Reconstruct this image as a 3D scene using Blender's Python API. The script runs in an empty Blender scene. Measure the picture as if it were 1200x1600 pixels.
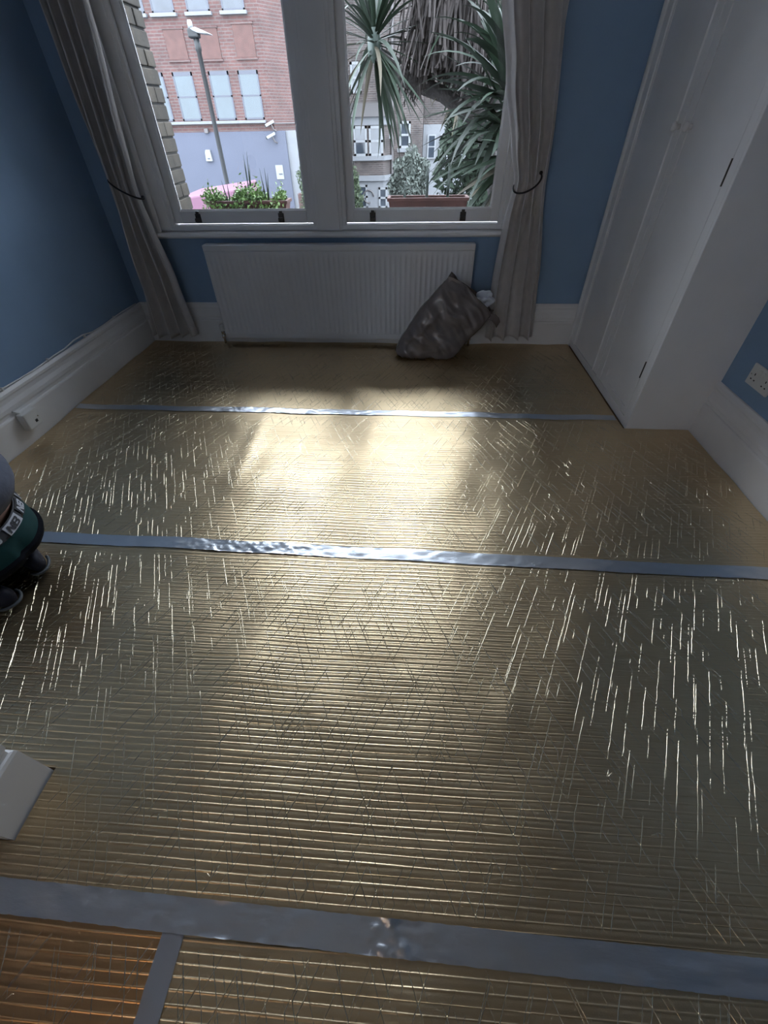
import bpy, bmesh, math, random
import numpy as np
from mathutils import Vector, Matrix
random.seed(7); RNG = np.random.default_rng(11)
S = bpy.context.scene
COL = S.collection
# ------------------------------------------------------------------ camera
FPX, PITCH, YAW, ROLL, CY, CZ = 651.895, 0.752353, -0.0783595, -0.0208109, -3.11259, 1.2
def cam_basis():
    f = Vector((math.sin(YAW)*math.cos(PITCH), math.cos(YAW)*math.cos(PITCH), -math.sin(PITCH)))
    r0 = Vector((math.cos(YAW), -math.sin(YAW), 0)); u0 = r0.cross(f)
    return math.cos(ROLL)*r0 + math.sin(ROLL)*u0, -math.sin(ROLL)*r0 + math.cos(ROLL)*u0, f
CR, CU, CF = cam_basis(); CO = Vector((0, CY, CZ))
cd = bpy.data.cameras.new('camera'); cam = bpy.data.objects.new('camera', cd); COL.objects.link(cam)
cd.sensor_fit = 'VERTICAL'; cd.sensor_height = 32; cd.lens = FPX/1600*32; cd.clip_start = .02; cd.clip_end = 300
M3 = Matrix((CR, CU, -CF)).transposed()
cam.matrix_world = Matrix.Translation(CO) @ M3.to_4x4()
S.camera = cam
def at(px, py, Y):            # a point of the place on the plane y = Y
    d = CR*((px-600)/FPX) - CU*((py-800)/FPX) + CF
    return CO + d*((Y-CO.y)/d.y)
# ------------------------------------------------------------------ world, exposure
w = bpy.data.worlds.new('World'); S.world = w; w.use_nodes = True
bg = w.node_tree.nodes['Background']; bg.inputs[0].default_value = (.79, .865, 1.0, 1); bg.inputs[1].default_value = 1.0
S.view_settings.view_transform = 'Standard'; S.view_settings.look = 'None'
S.view_settings.gamma = 1; S.view_settings.use_curve_mapping = False
S.view_settings.exposure = 3.95
# sampling portals in the two window openings (they emit nothing of their own)
for nm, x0, x1 in (('window_portal', -1.60, -.62), ('window_portal', -.46, .53)):
    l = bpy.data.lights.new(nm, 'AREA'); l.shape = 'RECTANGLE'; l.size = x1-x0; l.size_y = 1.95
    l.cycles.is_portal = True
    o = bpy.data.objects.new(nm, l); COL.objects.link(o); o.location = ((x0+x1)/2, .42, 1.70)
    o.rotation_euler = (-math.pi/2, 0, 0)
# ------------------------------------------------------------------ materials
MATS = {}
def mat(name, c, rough=.6, metal=0, var=0., vscale=8., bump=0., bscale=60., spec=.5, stretch=(1,1,1), coat=0, rnd=0.):
    m = bpy.data.materials.new(name); m.use_nodes = True; nt = m.node_tree; b = nt.nodes['Principled BSDF']
    b.inputs['Base Color'].default_value = (*c, 1); b.inputs['Roughness'].default_value = rough
    b.inputs['Metallic'].default_value = metal; b.inputs['Specular IOR Level'].default_value = spec
    b.inputs['Coat Weight'].default_value = coat
    tc = nt.nodes.new('ShaderNodeTexCoord'); mp = nt.nodes.new('ShaderNodeMapping'); mp.inputs['Scale'].default_value = stretch
    nt.links.new(tc.outputs['Object'], mp.inputs['Vector'])
    if var or rnd:
        n = nt.nodes.new('ShaderNodeTexNoise'); n.inputs['Scale'].default_value = vscale; n.inputs['Detail'].default_value = 5
        nt.links.new(mp.outputs[0], n.inputs['Vector'])
        r = nt.nodes.new('ShaderNodeMapRange'); r.inputs['From Min'].default_value = .3; r.inputs['From Max'].default_value = .7
        r.inputs['To Min'].default_value = 1-var; r.inputs['To Max'].default_value = 1+var
        nt.links.new(n.outputs['Fac'], r.inputs['Value'])
        val = r.outputs[0]
        if rnd:
            oi = nt.nodes.new('ShaderNodeObjectInfo'); r2 = nt.nodes.new('ShaderNodeMapRange')
            r2.inputs['To Min'].default_value = 1-rnd; r2.inputs['To Max'].default_value = 1+rnd
            nt.links.new(oi.outputs['Random'], r2.inputs['Value'])
            mm = nt.nodes.new('ShaderNodeMath'); mm.operation = 'MULTIPLY'
            nt.links.new(val, mm.inputs[0]); nt.links.new(r2.outputs[0], mm.inputs[1]); val = mm.outputs[0]
        mx = nt.nodes.new('ShaderNodeVectorMath'); mx.operation = 'SCALE'; mx.inputs[0].default_value = c
        nt.links.new(val, mx.inputs['Scale']); nt.links.new(mx.outputs[0], b.inputs['Base Color'])
    if bump:
        n2 = nt.nodes.new('ShaderNodeTexNoise'); n2.inputs['Scale'].default_value = bscale; n2.inputs['Detail'].default_value = 4
        nt.links.new(mp.outputs[0], n2.inputs['Vector'])
        bp = nt.nodes.new('ShaderNodeBump'); bp.inputs['Strength'].default_value = 1; bp.inputs['Distance'].default_value = bump
        nt.links.new(n2.outputs['Fac'], bp.inputs['Height']); nt.links.new(bp.outputs[0], b.inputs['Normal'])
    MATS[name] = m; return m
def brickmat(name, c1, c2, mortar, rowh=.075, bw=.225, var=.25, msize=.012):
    m = bpy.data.materials.new(name); m.use_nodes = True; nt = m.node_tree; b = nt.nodes['Principled BSDF']
    b.inputs['Roughness'].default_value = .85
    tc = nt.nodes.new('ShaderNodeTexCoord'); sp = nt.nodes.new('ShaderNodeSeparateXYZ'); cb = nt.nodes.new('ShaderNodeCombineXYZ')
    ad = nt.nodes.new('ShaderNodeMath'); ad.operation = 'ADD'
    nt.links.new(tc.outputs['Object'], sp.inputs[0]); nt.links.new(sp.outputs['X'], ad.inputs[0]); nt.links.new(sp.outputs['Y'], ad.inputs[1])
    nt.links.new(ad.outputs[0], cb.inputs['X']); nt.links.new(sp.outputs['Z'], cb.inputs['Y'])
    br = nt.nodes.new('ShaderNodeTexBrick'); br.inputs['Scale'].default_value = 1; br.inputs['Brick Width'].default_value = bw
    br.inputs['Row Height'].default_value = rowh; br.inputs['Mortar Size'].default_value = msize; br.inputs['Mortar Smooth'].default_value = .1
    br.inputs['Color1'].default_value = (*c1, 1); br.inputs['Color2'].default_value = (*c2, 1); br.inputs['Mortar'].default_value = (*mortar, 1)
    nt.links.new(cb.outputs[0], br.inputs['Vector'])
    n = nt.nodes.new('ShaderNodeTexNoise'); n.inputs['Scale'].default_value = 2.3; n.inputs['Detail'].default_value = 6
    nt.links.new(tc.outputs['Object'], n.inputs['Vector'])
    r = nt.nodes.new('ShaderNodeMapRange'); r.inputs['From Min'].default_value = .3; r.inputs['From Max'].default_value = .7
    r.inputs['To Min'].default_value = 1-var; r.inputs['To Max'].default_value = 1+var; nt.links.new(n.outputs['Fac'], r.inputs['Value'])
    mx = nt.nodes.new('ShaderNodeVectorMath'); mx.operation = 'SCALE'
    nt.links.new(br.outputs['Color'], mx.inputs[0]); nt.links.new(r.outputs[0], mx.inputs['Scale']); nt.links.new(mx.outputs[0], b.inputs['Base Color'])
    bp = nt.nodes.new('ShaderNodeBump'); bp.inputs['Distance'].default_value = .006; bp.inputs['Strength'].default_value = .6; bp.invert = True
    nt.links.new(br.outputs['Fac'], bp.inputs['Height']); nt.links.new(bp.outputs[0], b.inputs['Normal'])
    MATS[name] = m; return m
def glassmat(name, refl=1.0):
    m = bpy.data.materials.new(name); m.use_nodes = True; nt = m.node_tree; nt.nodes.remove(nt.nodes['Principled BSDF'])
    out = nt.nodes['Material Output']; t = nt.nodes.new('ShaderNodeBsdfTransparent'); t.inputs[0].default_value = (.97, .985, .98, 1)
    g = nt.nodes.new('ShaderNodeBsdfGlossy'); g.inputs['Roughness'].default_value = .01
    fr = nt.nodes.new('ShaderNodeFresnel'); fr.inputs[0].default_value = 1.4; mx = nt.nodes.new('ShaderNodeMixShader')
    nt.links.new(fr.outputs[0], mx.inputs[0]); nt.links.new(t.outputs[0], mx.inputs[1]); nt.links.new(g.outputs[0], mx.inputs[2])
    nt.links.new(mx.outputs[0], out.inputs['Surface']); MATS[name] = m; return m
def translucent(name, c, fac):        # thin cloth lets daylight through
    nt = MATS[name].node_tree; out = nt.nodes['Material Output']; b = nt.nodes['Principled BSDF']
    t = nt.nodes.new('ShaderNodeBsdfTranslucent'); t.inputs[0].default_value = (*c, 1); mx = nt.nodes.new('ShaderNodeMixShader'); mx.inputs[0].default_value = fac
    nt.links.new(b.outputs[0], mx.inputs[1]); nt.links.new(t.outputs[0], mx.inputs[2]); nt.links.new(mx.outputs[0], out.inputs['Surface'])
mat('wall_blue', (.235, .355, .52), .75, var=.04, vscale=3, bump=.0006, bscale=180)
mat('white_paint', (.79, .78, .78), .42, var=.03, vscale=5, bump=.0003, bscale=90)
mat('white_gloss', (.78, .77, .77), .32, var=.03, vscale=6, bump=.0003, bscale=40)
mat('ceiling_white', (.84, .83, .82), .8)
mat('cream_wall', (.66, .62, .56), .8, var=.04)
mat('subfloor', (.22, .13, .07), .7, var=.2, stretch=(1, 8, 1))
mat('radiator_white', (.70, .70, .72), .38, var=.02)
mat('curtain', (.70, .67, .66), .9, var=.06, vscale=25, bump=.0006, bscale=700)
translucent('curtain', (.66, .63, .62), .15)
mat('black_cord', (.012, .012, .016), .5)
mat('chrome', (.55, .53, .5), .25, 1)
mat('brass_dark', (.06, .055, .05), .4, .6)
mat('plastic_white', (.72, .72, .70), .35)
mat('hole_black', (.01, .01, .01), .6)
mat('crack_dark', (.10, .10, .12), .8)
mat('foil', (.66, .515, .325), .34, 1, var=.05, vscale=3, bump=.00025, bscale=330)
mat('foil_copper', (.62, .38, .19), .30, 1, var=.05, vscale=3, bump=.00025, bscale=330)
mat('foil_ridge', (.84, .74, .55), .18, 1)
mat('tape', (.66, .69, .74), .33, 1, var=.05, vscale=5, bump=.0012, bscale=28, stretch=(.5, 1.6, 1))
mat('tape_matt', (.50, .52, .57), .36, .9, var=.05, vscale=5, bump=.0008, bscale=28)
mat('bag_plastic', (.16, .140, .138), .25, var=.12, vscale=9, bump=.0012, bscale=40, spec=.7)
mat('paper_white', (.70, .76, .84), .7, bump=.002, bscale=40)
mat('skin', (.55, .33, .25), .55, var=.08, vscale=20)
mat('hair', (.05, .035, .025), .6, bump=.003, bscale=90, stretch=(1, 1, .2))
mat('shirt_grey', (.065, .072, .10), .9, var=.12, vscale=40, bump=.0015, bscale=120)
mat('boxer_green', (.005, .034, .036), .8, var=.1, vscale=50, spec=.2)
mat('band_black', (.012, .013, .018), .7)
mat('band_white', (.36, .37, .41), .7)
mat('trouser_navy', (.004, .0045, .007), .9, var=.1, vscale=30, bump=.001, bscale=150, spec=.08)
mat('shoe_navy', (.010, .011, .020), .65, spec=.2)
mat('shoe_sole', (.035, .042, .05), .6)
mat('door_stop', (.17, .165, .16), .5)
glassmat('glass')
# outdoors
brickmat('brick_red', (.0555, .0229, .0188), (.0408, .0155, .0139), (.0588, .0440, .0408), var=.22)
brickmat('brick_yellow', (.034, .024, .021), (.018, .0125, .0115), (.052, .046, .044), var=.45, msize=.016)
mat('panel_red', (.0521, .0244, .0204), .85, var=.18, vscale=6, bump=.004, bscale=14)
mat('stock_brick', (.0347, .0276, .0192), .9, var=.3, vscale=14, bump=.003, bscale=60, rnd=.3)
mat('mortar', (.0479, .0447, .0399), .95, var=.15)
mat('stone_sill', (.1171, .1192, .1214), .8, var=.1, bump=.001)
mat('masonry_white', (.0968, .1011, .1085), .8, var=.06)
mat('wall_grey_paint', (.0375, .0424, .0620), .75, var=.04, vscale=2)
mat('frame_grey', (.0319, .0351, .0479), .6)
mat('pane_blue', (0.0238, 0.0364, 0.0443), .12, var=.12, vscale=2)
mat('pane_dark', (.0213, .0266, .0346), .06, var=.3, vscale=3)
mat('lamp_metal', (.0033, .0041, .0048), .5, .3)
mat('lamp_white', (.1222, .1289, .1357), .4)
mat('pink_canvas', (.0711, .0237, .0454), .7, var=.06, vscale=6)
mat('terracotta', (.0599, .0228, .0180), .8, var=.25, vscale=20, bump=.001)
mat('soil', (.04, .03, .022), .95)
mat('leaf_bright', (.0944, .1698, .0377), .6, var=.3, vscale=60)
mat('leaf_spike', (.0236, .0429, .0322), .5, rnd=.2)
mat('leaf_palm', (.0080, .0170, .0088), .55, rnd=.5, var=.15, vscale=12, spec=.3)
mat('leaf_dry', (.0554, .0468, .0297), .7, rnd=.3)
mat('dead_skirt', (.0266, .0210, .0195), .9, var=.35, vscale=10)
mat('bark', (.0118, .0095, .0087), .95, var=.3, vscale=12, bump=.02, bscale=25)
mat('bush_grey', (.0389, .0479, .0404), .8, var=.35, vscale=10)
mat('bush_green', (.0289, .0434, .0200), .8, var=.35, vscale=10)
mat('asphalt', (.0360, .0360, .0378), .9, var=.15, vscale=2)
mat('paving', (.0935, .0935, .0935), .9, var=.15, vscale=3)
mat('roof_dark', (.0300, .0275, .0275), .8)
mat('pipe_dark', (.05, .045, .045), .6)
# ------------------------------------------------------------------ mesh helpers
class MB:
    def __init__(s): s.v = []; s.f = []
    def add(s, vs, fs):
        n = len(s.v); s.v += [tuple(v) for v in vs]; s.f += [tuple(i+n for i in f) for f in fs]; return s
    def box(s, x0, x1, y0, y1, z0, z1):
        return s.add([(x0,y0,z0),(x1,y0,z0),(x1,y1,z0),(x0,y1,z0),(x0,y0,z1),(x1,y0,z1),(x1,y1,z1),(x0,y1,z1)],
                     [(0,3,2,1),(4,5,6,7),(0,1,5,4),(1,2,6,5),(2,3,7,6),(3,0,4,7)])
    def loft(s, rings, close=True, caps=True):
        n = len(rings[0]); vs = [p for r in rings for p in r]; fs = []
        for i in range(len(rings)-1):
            for j in range(n if close else n-1):
                k = (j+1) % n; fs.append((i*n+j, i*n+k, (i+1)*n+k, (i+1)*n+j))
        if caps and close: fs.append(tuple(range(n))[::-1]); fs.append(tuple((len(rings)-1)*n+j for j in range(n)))
        return s.add(vs, fs)
    def tube(s, pts, r, seg=8, caps=True):
        pts = [Vector(p) for p in pts]; rr = r if isinstance(r, (list, tuple)) else [r]*len(pts); rings = []
        t0 = (pts[1]-pts[0]).normalized(); a = t0.orthogonal().normalized()
        for i, p in enumerate(pts):
            t = (pts[min(i+1, len(pts)-1)]-pts[max(i-1, 0)]).normalized()
            a = (a - t*a.dot(t)).normalized(); b = t.cross(a)
            rings.append([p + (a*math.cos(2*math.pi*k/seg)+b*math.sin(2*math.pi*k/seg))*rr[i] for k in range(seg)])
        return s.loft(rings, True, caps)
    def prism(s, prof, p0, p1, u, v):        # profile (a, b) -> a*u + b*v swept from p0 to p1
        p0, p1, u, v = map(Vector, (p0, p1, u, v))
        return s.loft([[p0+u*a+v*b for a, b in prof], [p1+u*a+v*b for a, b in prof]])
    def lathe(s, prof, c, axis, seg=16):     # (radius, height)
        c, ax = Vector(c), Vector(axis).normalized(); a = ax.orthogonal().normalized(); b = ax.cross(a)
        return s.loft([[c+ax*h+(a*math.cos(2*math.pi*k/seg)+b*math.sin(2*math.pi*k/seg))*max(r, 1e-4) for k in range(seg)] for r, h in prof])
    def build(s, name, m, parent=None, smooth=False, bevel=0, **kw):
        me = bpy.data.meshes.new(name); me.from_pydata(s.v, [], s.f)
        bm = bmesh.new(); bm.from_mesh(me); bmesh.ops.recalc_face_normals(bm, faces=bm.faces); bm.to_mesh(me); bm.free()
        return link(name, me, m, parent, smooth, bevel, **kw)
def link(name, me, m, parent=None, smooth=False, bevel=0, label=None, cat=None, group=None, kind=None):
    if m: me.materials.append(MATS[m])
    if smooth: me.polygons.foreach_set('use_smooth', [True]*len(me.polygons))
    o = bpy.data.objects.new(name, me); COL.objects.link(o)
    if parent is not None: setpar(o, parent)
    if bevel:
        b = o.modifiers.new('bevel', 'BEVEL'); b.width = bevel; b.segments = 2; b.limit_method = 'ANGLE'
    tag(o, label, cat, group, kind); return o
def wpos(o):
    p = o.location.copy()
    return p
def setpar(o, parent):
    o.parent = parent
    # every parent here is an unrotated object; only root empties carry a location
    root = parent
    off = Vector((0, 0, 0))
    while root is not None:
        if root.type == 'EMPTY' and root.parent is None: off = root.location.copy()
        root = root.parent
    o.matrix_parent_inverse = Matrix.Translation(-off) if parent.parent is None and parent.type == 'EMPTY' else Matrix.Identity(4)
def tag(o, label=None, cat=None, group=None, kind=None):
    if label: o['label'] = label
    if cat: o['category'] = cat
    if group: o['group'] = group
    if kind: o['kind'] = kind
    return o
def thing(name, loc, label=None, cat=None, group=None, kind=None):
    o = bpy.data.objects.new(name, None); COL.objects.link(o); o.location = loc; o.empty_display_size = .1
    return tag(o, label, cat, group, kind)
def bx(name, m, parent, *d, bevel=0, **kw): return MB().box(*d).build(name, m, parent, bevel=bevel, **kw)
def ngrid(seed, cell, nx=64, ny=64):
    g = np.random.default_rng(seed).uniform(-1, 1, (nx, ny))
    def f(x, y):
        u = np.asarray(x)/cell[0]+20.37; v = np.asarray(y)/cell[1]+20.11
        i = np.floor(u).astype(int); j = np.floor(v).astype(int); a = u-i; b = v-j
        a = a*a*(3-2*a); b = b*b*(3-2*b); i %= nx; j %= ny; i1 = (i+1) % nx; j1 = (j+1) % ny
        return (g[i, j]*(1-a)+g[i1, j]*a)*(1-b)+(g[i, j1]*(1-a)+g[i1, j1]*a)*b
    return f
def np_mesh(name, V, F):
    me = bpy.data.meshes.new(name); V = np.asarray(V, np.float32); F = np.asarray(F, np.int32)
    me.vertices.add(len(V)); me.vertices.foreach_set('co', V.ravel())
    me.loops.add(F.size); me.loops.foreach_set('vertex_index', F.ravel())
    me.polygons.add(len(F)); me.polygons.foreach_set('loop_start', np.arange(len(F), dtype=np.int32)*F.shape[1])
    me.polygons.foreach_set('loop_total', np.full(len(F), F.shape[1], np.int32))
    me.update(calc_edges=True); return me
# ------------------------------------------------------------------ the room
XL, XC, YC, XR = -1.983, 1.117, -1.151, 1.461
NY0, NY1, NX = -2.868, -2.958, -.905            # the wall nib by the opening behind
YB, ZC = -6.6, 3.0
bx('floor', 'subfloor', None, -2.3, 1.6, YB-.1, .1, -.06, -.012, kind='structure', label='bare timber subfloor under the gold foil')
bx('ceiling', 'ceiling_white', None, -2.3, 1.6, YB-.1, .2, ZC, ZC+.1, kind='structure', label='white ceiling of the room')
bx('wall_left', 'wall_blue', None, XL-.15, XL, YB, .36, -.05, ZC, kind='structure', label='blue painted wall on the left')
bx('wall_right', 'wall_blue', None, XR, XR+.15, YB, .36, -.05, ZC, kind='structure', label='blue painted wall on the right with a socket')
WX0, WX1, WZ0, WZ1 = -1.66, .60, .665, 2.70
m = MB(); m.box(XL, WX0, 0, .16, -.05, ZC); m.box(WX1, XR, 0, .16, -.05, ZC); m.box(WX0, WX1, 0, .16, -.05, WZ0); m.box(WX0, WX1, 0, .16, WZ1, ZC)
m.box(XL, -1.578, .16, .385, -3.2, ZC+.3); m.box(.558, XR+.15, .16, .385, -3.2, ZC+.3); m.box(-1.578, .558, .16, .385, -3.2, .69); m.box(-1.578, .558, .16, .385, 2.72, ZC+.3)
WB = m.build('wall_back', 'wall_blue', None, kind='structure', label='blue painted window wall at the far end')
WB.data.materials.append(MATS['mortar'])
for p in WB.data.polygons:
    if p.center.y > .165: p.material_index = 1
m = MB(); m.box(XL, NX, NY1, NY0, -.05, ZC); m.box(1.25, XR, NY1, NY0, -.05, ZC); m.box(NX, 1.25, NY1, NY0, 2.35, ZC)
m.build('wall_front', 'white_paint', None, kind='structure', label='wall nib and lintel around the wide opening')
m = MB(); m.box(XL, -1.9, YB-.1, YB, -.05, ZC); m.box(-1.3, XR, YB-.1, YB, -.05, ZC); m.box(-1.9, -1.3, YB-.1, YB, -.05, 1.2); m.box(-1.9, -1.3, YB-.1, YB, 2.2, ZC)
m.build('wall_rear', 'cream_wall', None, kind='structure', label='cream wall of the room behind')
W3 = thing('window_3', (-1.5, YB, 1.2), 'small white window added behind the camera, unseen, for fill daylight', None, None, 'structure')  # unseen window, added to bring fill daylight in from behind
m = MB()
for x in (-1.9, -1.36): m.box(x, x+.06, YB-.08, YB-.02, 1.2, 2.2)
for z in (1.2, 2.14): m.box(-1.9, -1.3, YB-.08, YB-.02, z, z+.06)
m.build('window_frame', 'white_gloss', W3)
bx('glass', 'glass', W3, -1.9, -1.3, YB-.052, YB-.048, 1.2, 2.2)
# exposed stock bricks of the outer window reveals
bm_full = MB().box(-.11, .11, -.1075, .1075, -.0325, .0325); bm_half = MB().box(-.11, .11, -.0515, .0515, -.0325, .0325)
fb = bm_full.build('brick', 'stock_brick', WB, bevel=.004); hb = bm_half.build('brick', 'stock_brick', WB, bevel=.004)
first = {0: True, 1: True}
def brick(src, k, loc):
    if first[k]: o = src; first[k] = False
    else:
        o = src.copy(); COL.objects.link(o)
    o.location = loc; o.rotation_euler = (random.uniform(-.01, .01), 0, random.uniform(-.015, .015))
for side, xx in ((-1, -1.565-.11), (1, .545+.11)):
    for i in range(27):
        z = .735+i*.075
        if i % 2: brick(fb, 0, (xx+random.uniform(-.004, .004), .274, z))
        else:
            for yy in (.222, .331): brick(hb, 1, (xx+random.uniform(-.004, .004), yy, z))
# skirting
PROF = [(0, 0), (.026, 0), (.026, .155), (.023, .163), (.017, .166), (.017, .178), (.022, .188), (.022, .205), (.015, .225), (.014, .243), (.018, .250), (.018, .262), (.010, .276), (0, .276)]
def skirt(mb, p0, p1, n): return mb.prism(PROF, (*p0, 0), (*p1, 0), n, (0, 0, 1))
skirt(MB(), (XL, 0), (XL, NY0), (1, 0, 0)).build('baseboard_left', 'white_gloss', None, kind='structure', label='tall moulded white skirting along the left wall')
skirt(MB(), (XL, 0), (XC, 0), (0, -1, 0)).build('baseboard_back', 'white_gloss', None, kind='structure', label='tall moulded white skirting under the windows')
skirt(MB(), (XR, YC), (XR, -4.2), (-1, 0, 0)).build('baseboard_right', 'white_gloss', None, kind='structure', label='tall moulded white skirting along the right wall')
m = MB()
rings = []
for (cx, cy, dx, dy) in ((XL, NY0, 0, 1), (NX, NY0, 1, 1), (NX, NY1, 1, -1), (XL, NY1, 0, -1)):
    rings.append([Vector((cx+dx*a, cy+dy*a, b)) for a, b in PROF])
m.loft(rings); m.build('baseboard_front', 'white_gloss', None, kind='structure', label='white skirting wrapping the wall end at the lower left')
MB().lathe([(.001, 0), (.058, 0), (.064, .006), (.064, .016), (.058, .024), (.050, .026), (.046, .044), (.034, .054), (.001, .057)], (-.968, -3.018, .006), (0, 0, 1), 28).build(
    'door_stop', 'door_stop', None, True, label='round grey door stop beside the wall end at lower left', cat='door stop')
# ------------------------------------------------------------------ windows
def window(n, g0, g1, label):
    W = thing('window_%d' % n, ((g0+g1)/2, .07, .70), label, None, None, 'structure')
    gz0, mr, gz1 = .80, 1.70, 2.58
    st = .05
    # staff beads and linings
    m = MB()
    for sx, x in ((-1, g0-st), (1, g1+st)):
        m.box(min(x, x+sx*.016), max(x, x+sx*.016), .035, .15, .70, 2.66)
        m.box(min(x-sx*.006, x+sx*.022), max(x-sx*.006, x+sx*.022), .018, .046, .725, 2.66)
    m.build('staff_bead', 'white_gloss', W, bevel=.004)
    MB().box(g0-st-.02, g1+st+.02, .018, .15, .70, .728).build('frame_sill', 'white_gloss', W, bevel=.004)
    MB().box(g0-st-.02, g1+st+.02, .018, .15, 2.645, 2.70).build('frame_head', 'white_gloss', W, bevel=.004)
    for nm, z0, z1, zz0, zz1, y0, y1 in (('lower_sash', .735, mr+.04, gz0, mr, .055, .095), ('upper_sash', mr+.0, 2.645, mr+.045, gz1, .10, .14)):
        m = MB(); m.box(g0-st, g0, y0, y1, z0, z1); m.box(g1, g1+st, y0, y1, z0, z1); m.box(g0, g1, y0, y1, z0, zz0); m.box(g0, g1, y0, y1, zz1, z1)
        for x, s in ((g0, 1), (g1, -1)): m.prism([(0, 0), (0, .012), (s*.010, .012)], (x, y0+.004, zz0), (x, y0+.004, zz1), (1, 0, 0), (0, 1, 0))
        m.prism([(0, 0), (0, .012), (.010, .012)], (g0, y0+.004, zz0), (g1, y0+.004, zz0), (0, 0, 1), (0, 1, 0))
        sa = m.build(nm, 'white_gloss', W, bevel=.003)
        bx('glass', 'glass', sa, g0, g1, (y0+y1)/2-.0015, (y0+y1)/2+.0015, zz0, zz1)
        if nm == 'lower_sash':
            for t in (.14, .80):
                x = g0+(g1-g0)*t; l = MB()
                l.box(x-.018, x+.018, y0-.004, y0, z0+.004, z0+.052); l.box(x-.015, x+.015, y0-.026, y0, z0+.022, z0+.030)
                l.box(x-.015, x+.015, y0-.028, y0-.022, z0+.010, z0+.030); l.box(x-.010, x+.010, y0-.007, y0, z0+.05, z0+.064)
                l.build('sash_lift', 'brass_dark', sa, bevel=.002)
    return W
window(1, -1.52, -.70, 'white sash window on the left looking at the red brick building')
window(2, -.40, .45, 'white sash window on the right looking at the palm')
T = thing('trim_1', (-.55, 0, .70), 'white painted window post, casing and architrave', None, None, 'structure')
m = MB(); m.box(-.634, -.466, .008, .15, .70, 2.70); m.build('mullion_post', 'white_gloss', T, bevel=.005)
bx('mullion_bead', 'white_gloss', T, -.615, -.485, -.002, .01, .70, 2.70, bevel=.004)
for x0, x1, nm in ((-1.66, -1.586, 'casing'), (.516, .60, 'casing')): bx(nm, 'white_gloss', T, x0, x1, .012, .15, .70, 2.70, bevel=.004)
AP = [(0, 0), (0, .018), (.018, .026), (.05, .022), (.056, .016), (.085, .016), (.09, .008), (.09, 0)]
m = MB(); m.prism([(-a, b) for a, b in AP], (-1.645, 0, .70), (-1.645, 0, 2.78), (1, 0, 0), (0, -1, 0)); m.prism(AP, (.585, 0, .70), (.585, 0, 2.78), (1, 0, 0), (0, -1, 0))
m.prism(AP, (-1.735, 0, 2.69), (.675, 0, 2.69), (0, 0, 1), (0, -1, 0)); m.build('architrave', 'white_gloss', T, bevel=.002)
m = MB(); m.prism([(-.045, .006), (-.05, .014), (-.045, .024), (-.038, .03), (.06, .03), (.06, 0), (-.03, 0)], (-1.755, 0, .668), (.695, 0, .668), (0, 1, 0), (0, 0, 1))
m.build('trim_2', 'white_gloss', None, kind='structure', label='thin white window board running above the radiator')
m = MB(); m.prism([(.14, .0), (.14, .068), (.17, .068), (.44, .045), (.45, .0)], (-1.57, 0, .692), (.55, 0, .692), (0, 1, 0), (0, 0, 1))
m.build('trim_3', 'stone_sill', None, kind='structure', label='pale stone window sill outside the panes')
# ------------------------------------------------------------------ gold foil underlay sheets and silver tape
PITCH_R = .0172
n1, n2, n3, n4 = ngrid(1, (.21, .17)), ngrid(2, (.09, .12)), ngrid(3, (.16, .6)), ngrid(4, (.25, .05))
def zlow(x, y):
    z = .0036*n1(x, y)+.0012*n2(x, y)+.0030*n3(x-.35*y, y)
    for (cx, cy, sx, sy, h) in ((.04, -3.18, .05, .035, .006), (.30, -2.62, .025, .06, .005), (.02, -2.55, .03, .03, .003), (.63, -1.35, .03, .25, .006), (-.55, -1.6, .03, .3, .005), (-.80, -1.4, .03, .3, .005)):
        z = z+h*np.exp(-((x-cx)/sx)**2-((y-cy)/sy)**2)
    return z
def clampx(x, y):
    x = np.where(y > YC-.002, np.minimum(x, XC-.012), x)
    return np.where((y < NY0+.034) & (y > NY1-.03), np.maximum(x, NX+.032), x)
RIB = np.array([0, .0008, .0016, .0027, .0058, .0086, .0114, .0142, .0154, .0163])
def puff(y): return np.interp(y, [-3.3, -2.9, -2.1, -1.1, -.3], [.0007, .0008, .0011, .0015, .0019])     # the far strips lie puffier between the threads
def ribh(t, y):
    t = np.minimum(t, PITCH_R-t)
    return .00100*np.exp(-(t/.0013)**2)+puff(y)*np.sin(np.pi*t/PITCH_R)**2
def zsheet(x, y):
    yj = y+.0022*n4(x, np.floor(y/PITCH_R)*.05)
    return .010+zlow(x, y)+ribh(np.mod(yj, PITCH_R), y)
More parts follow.
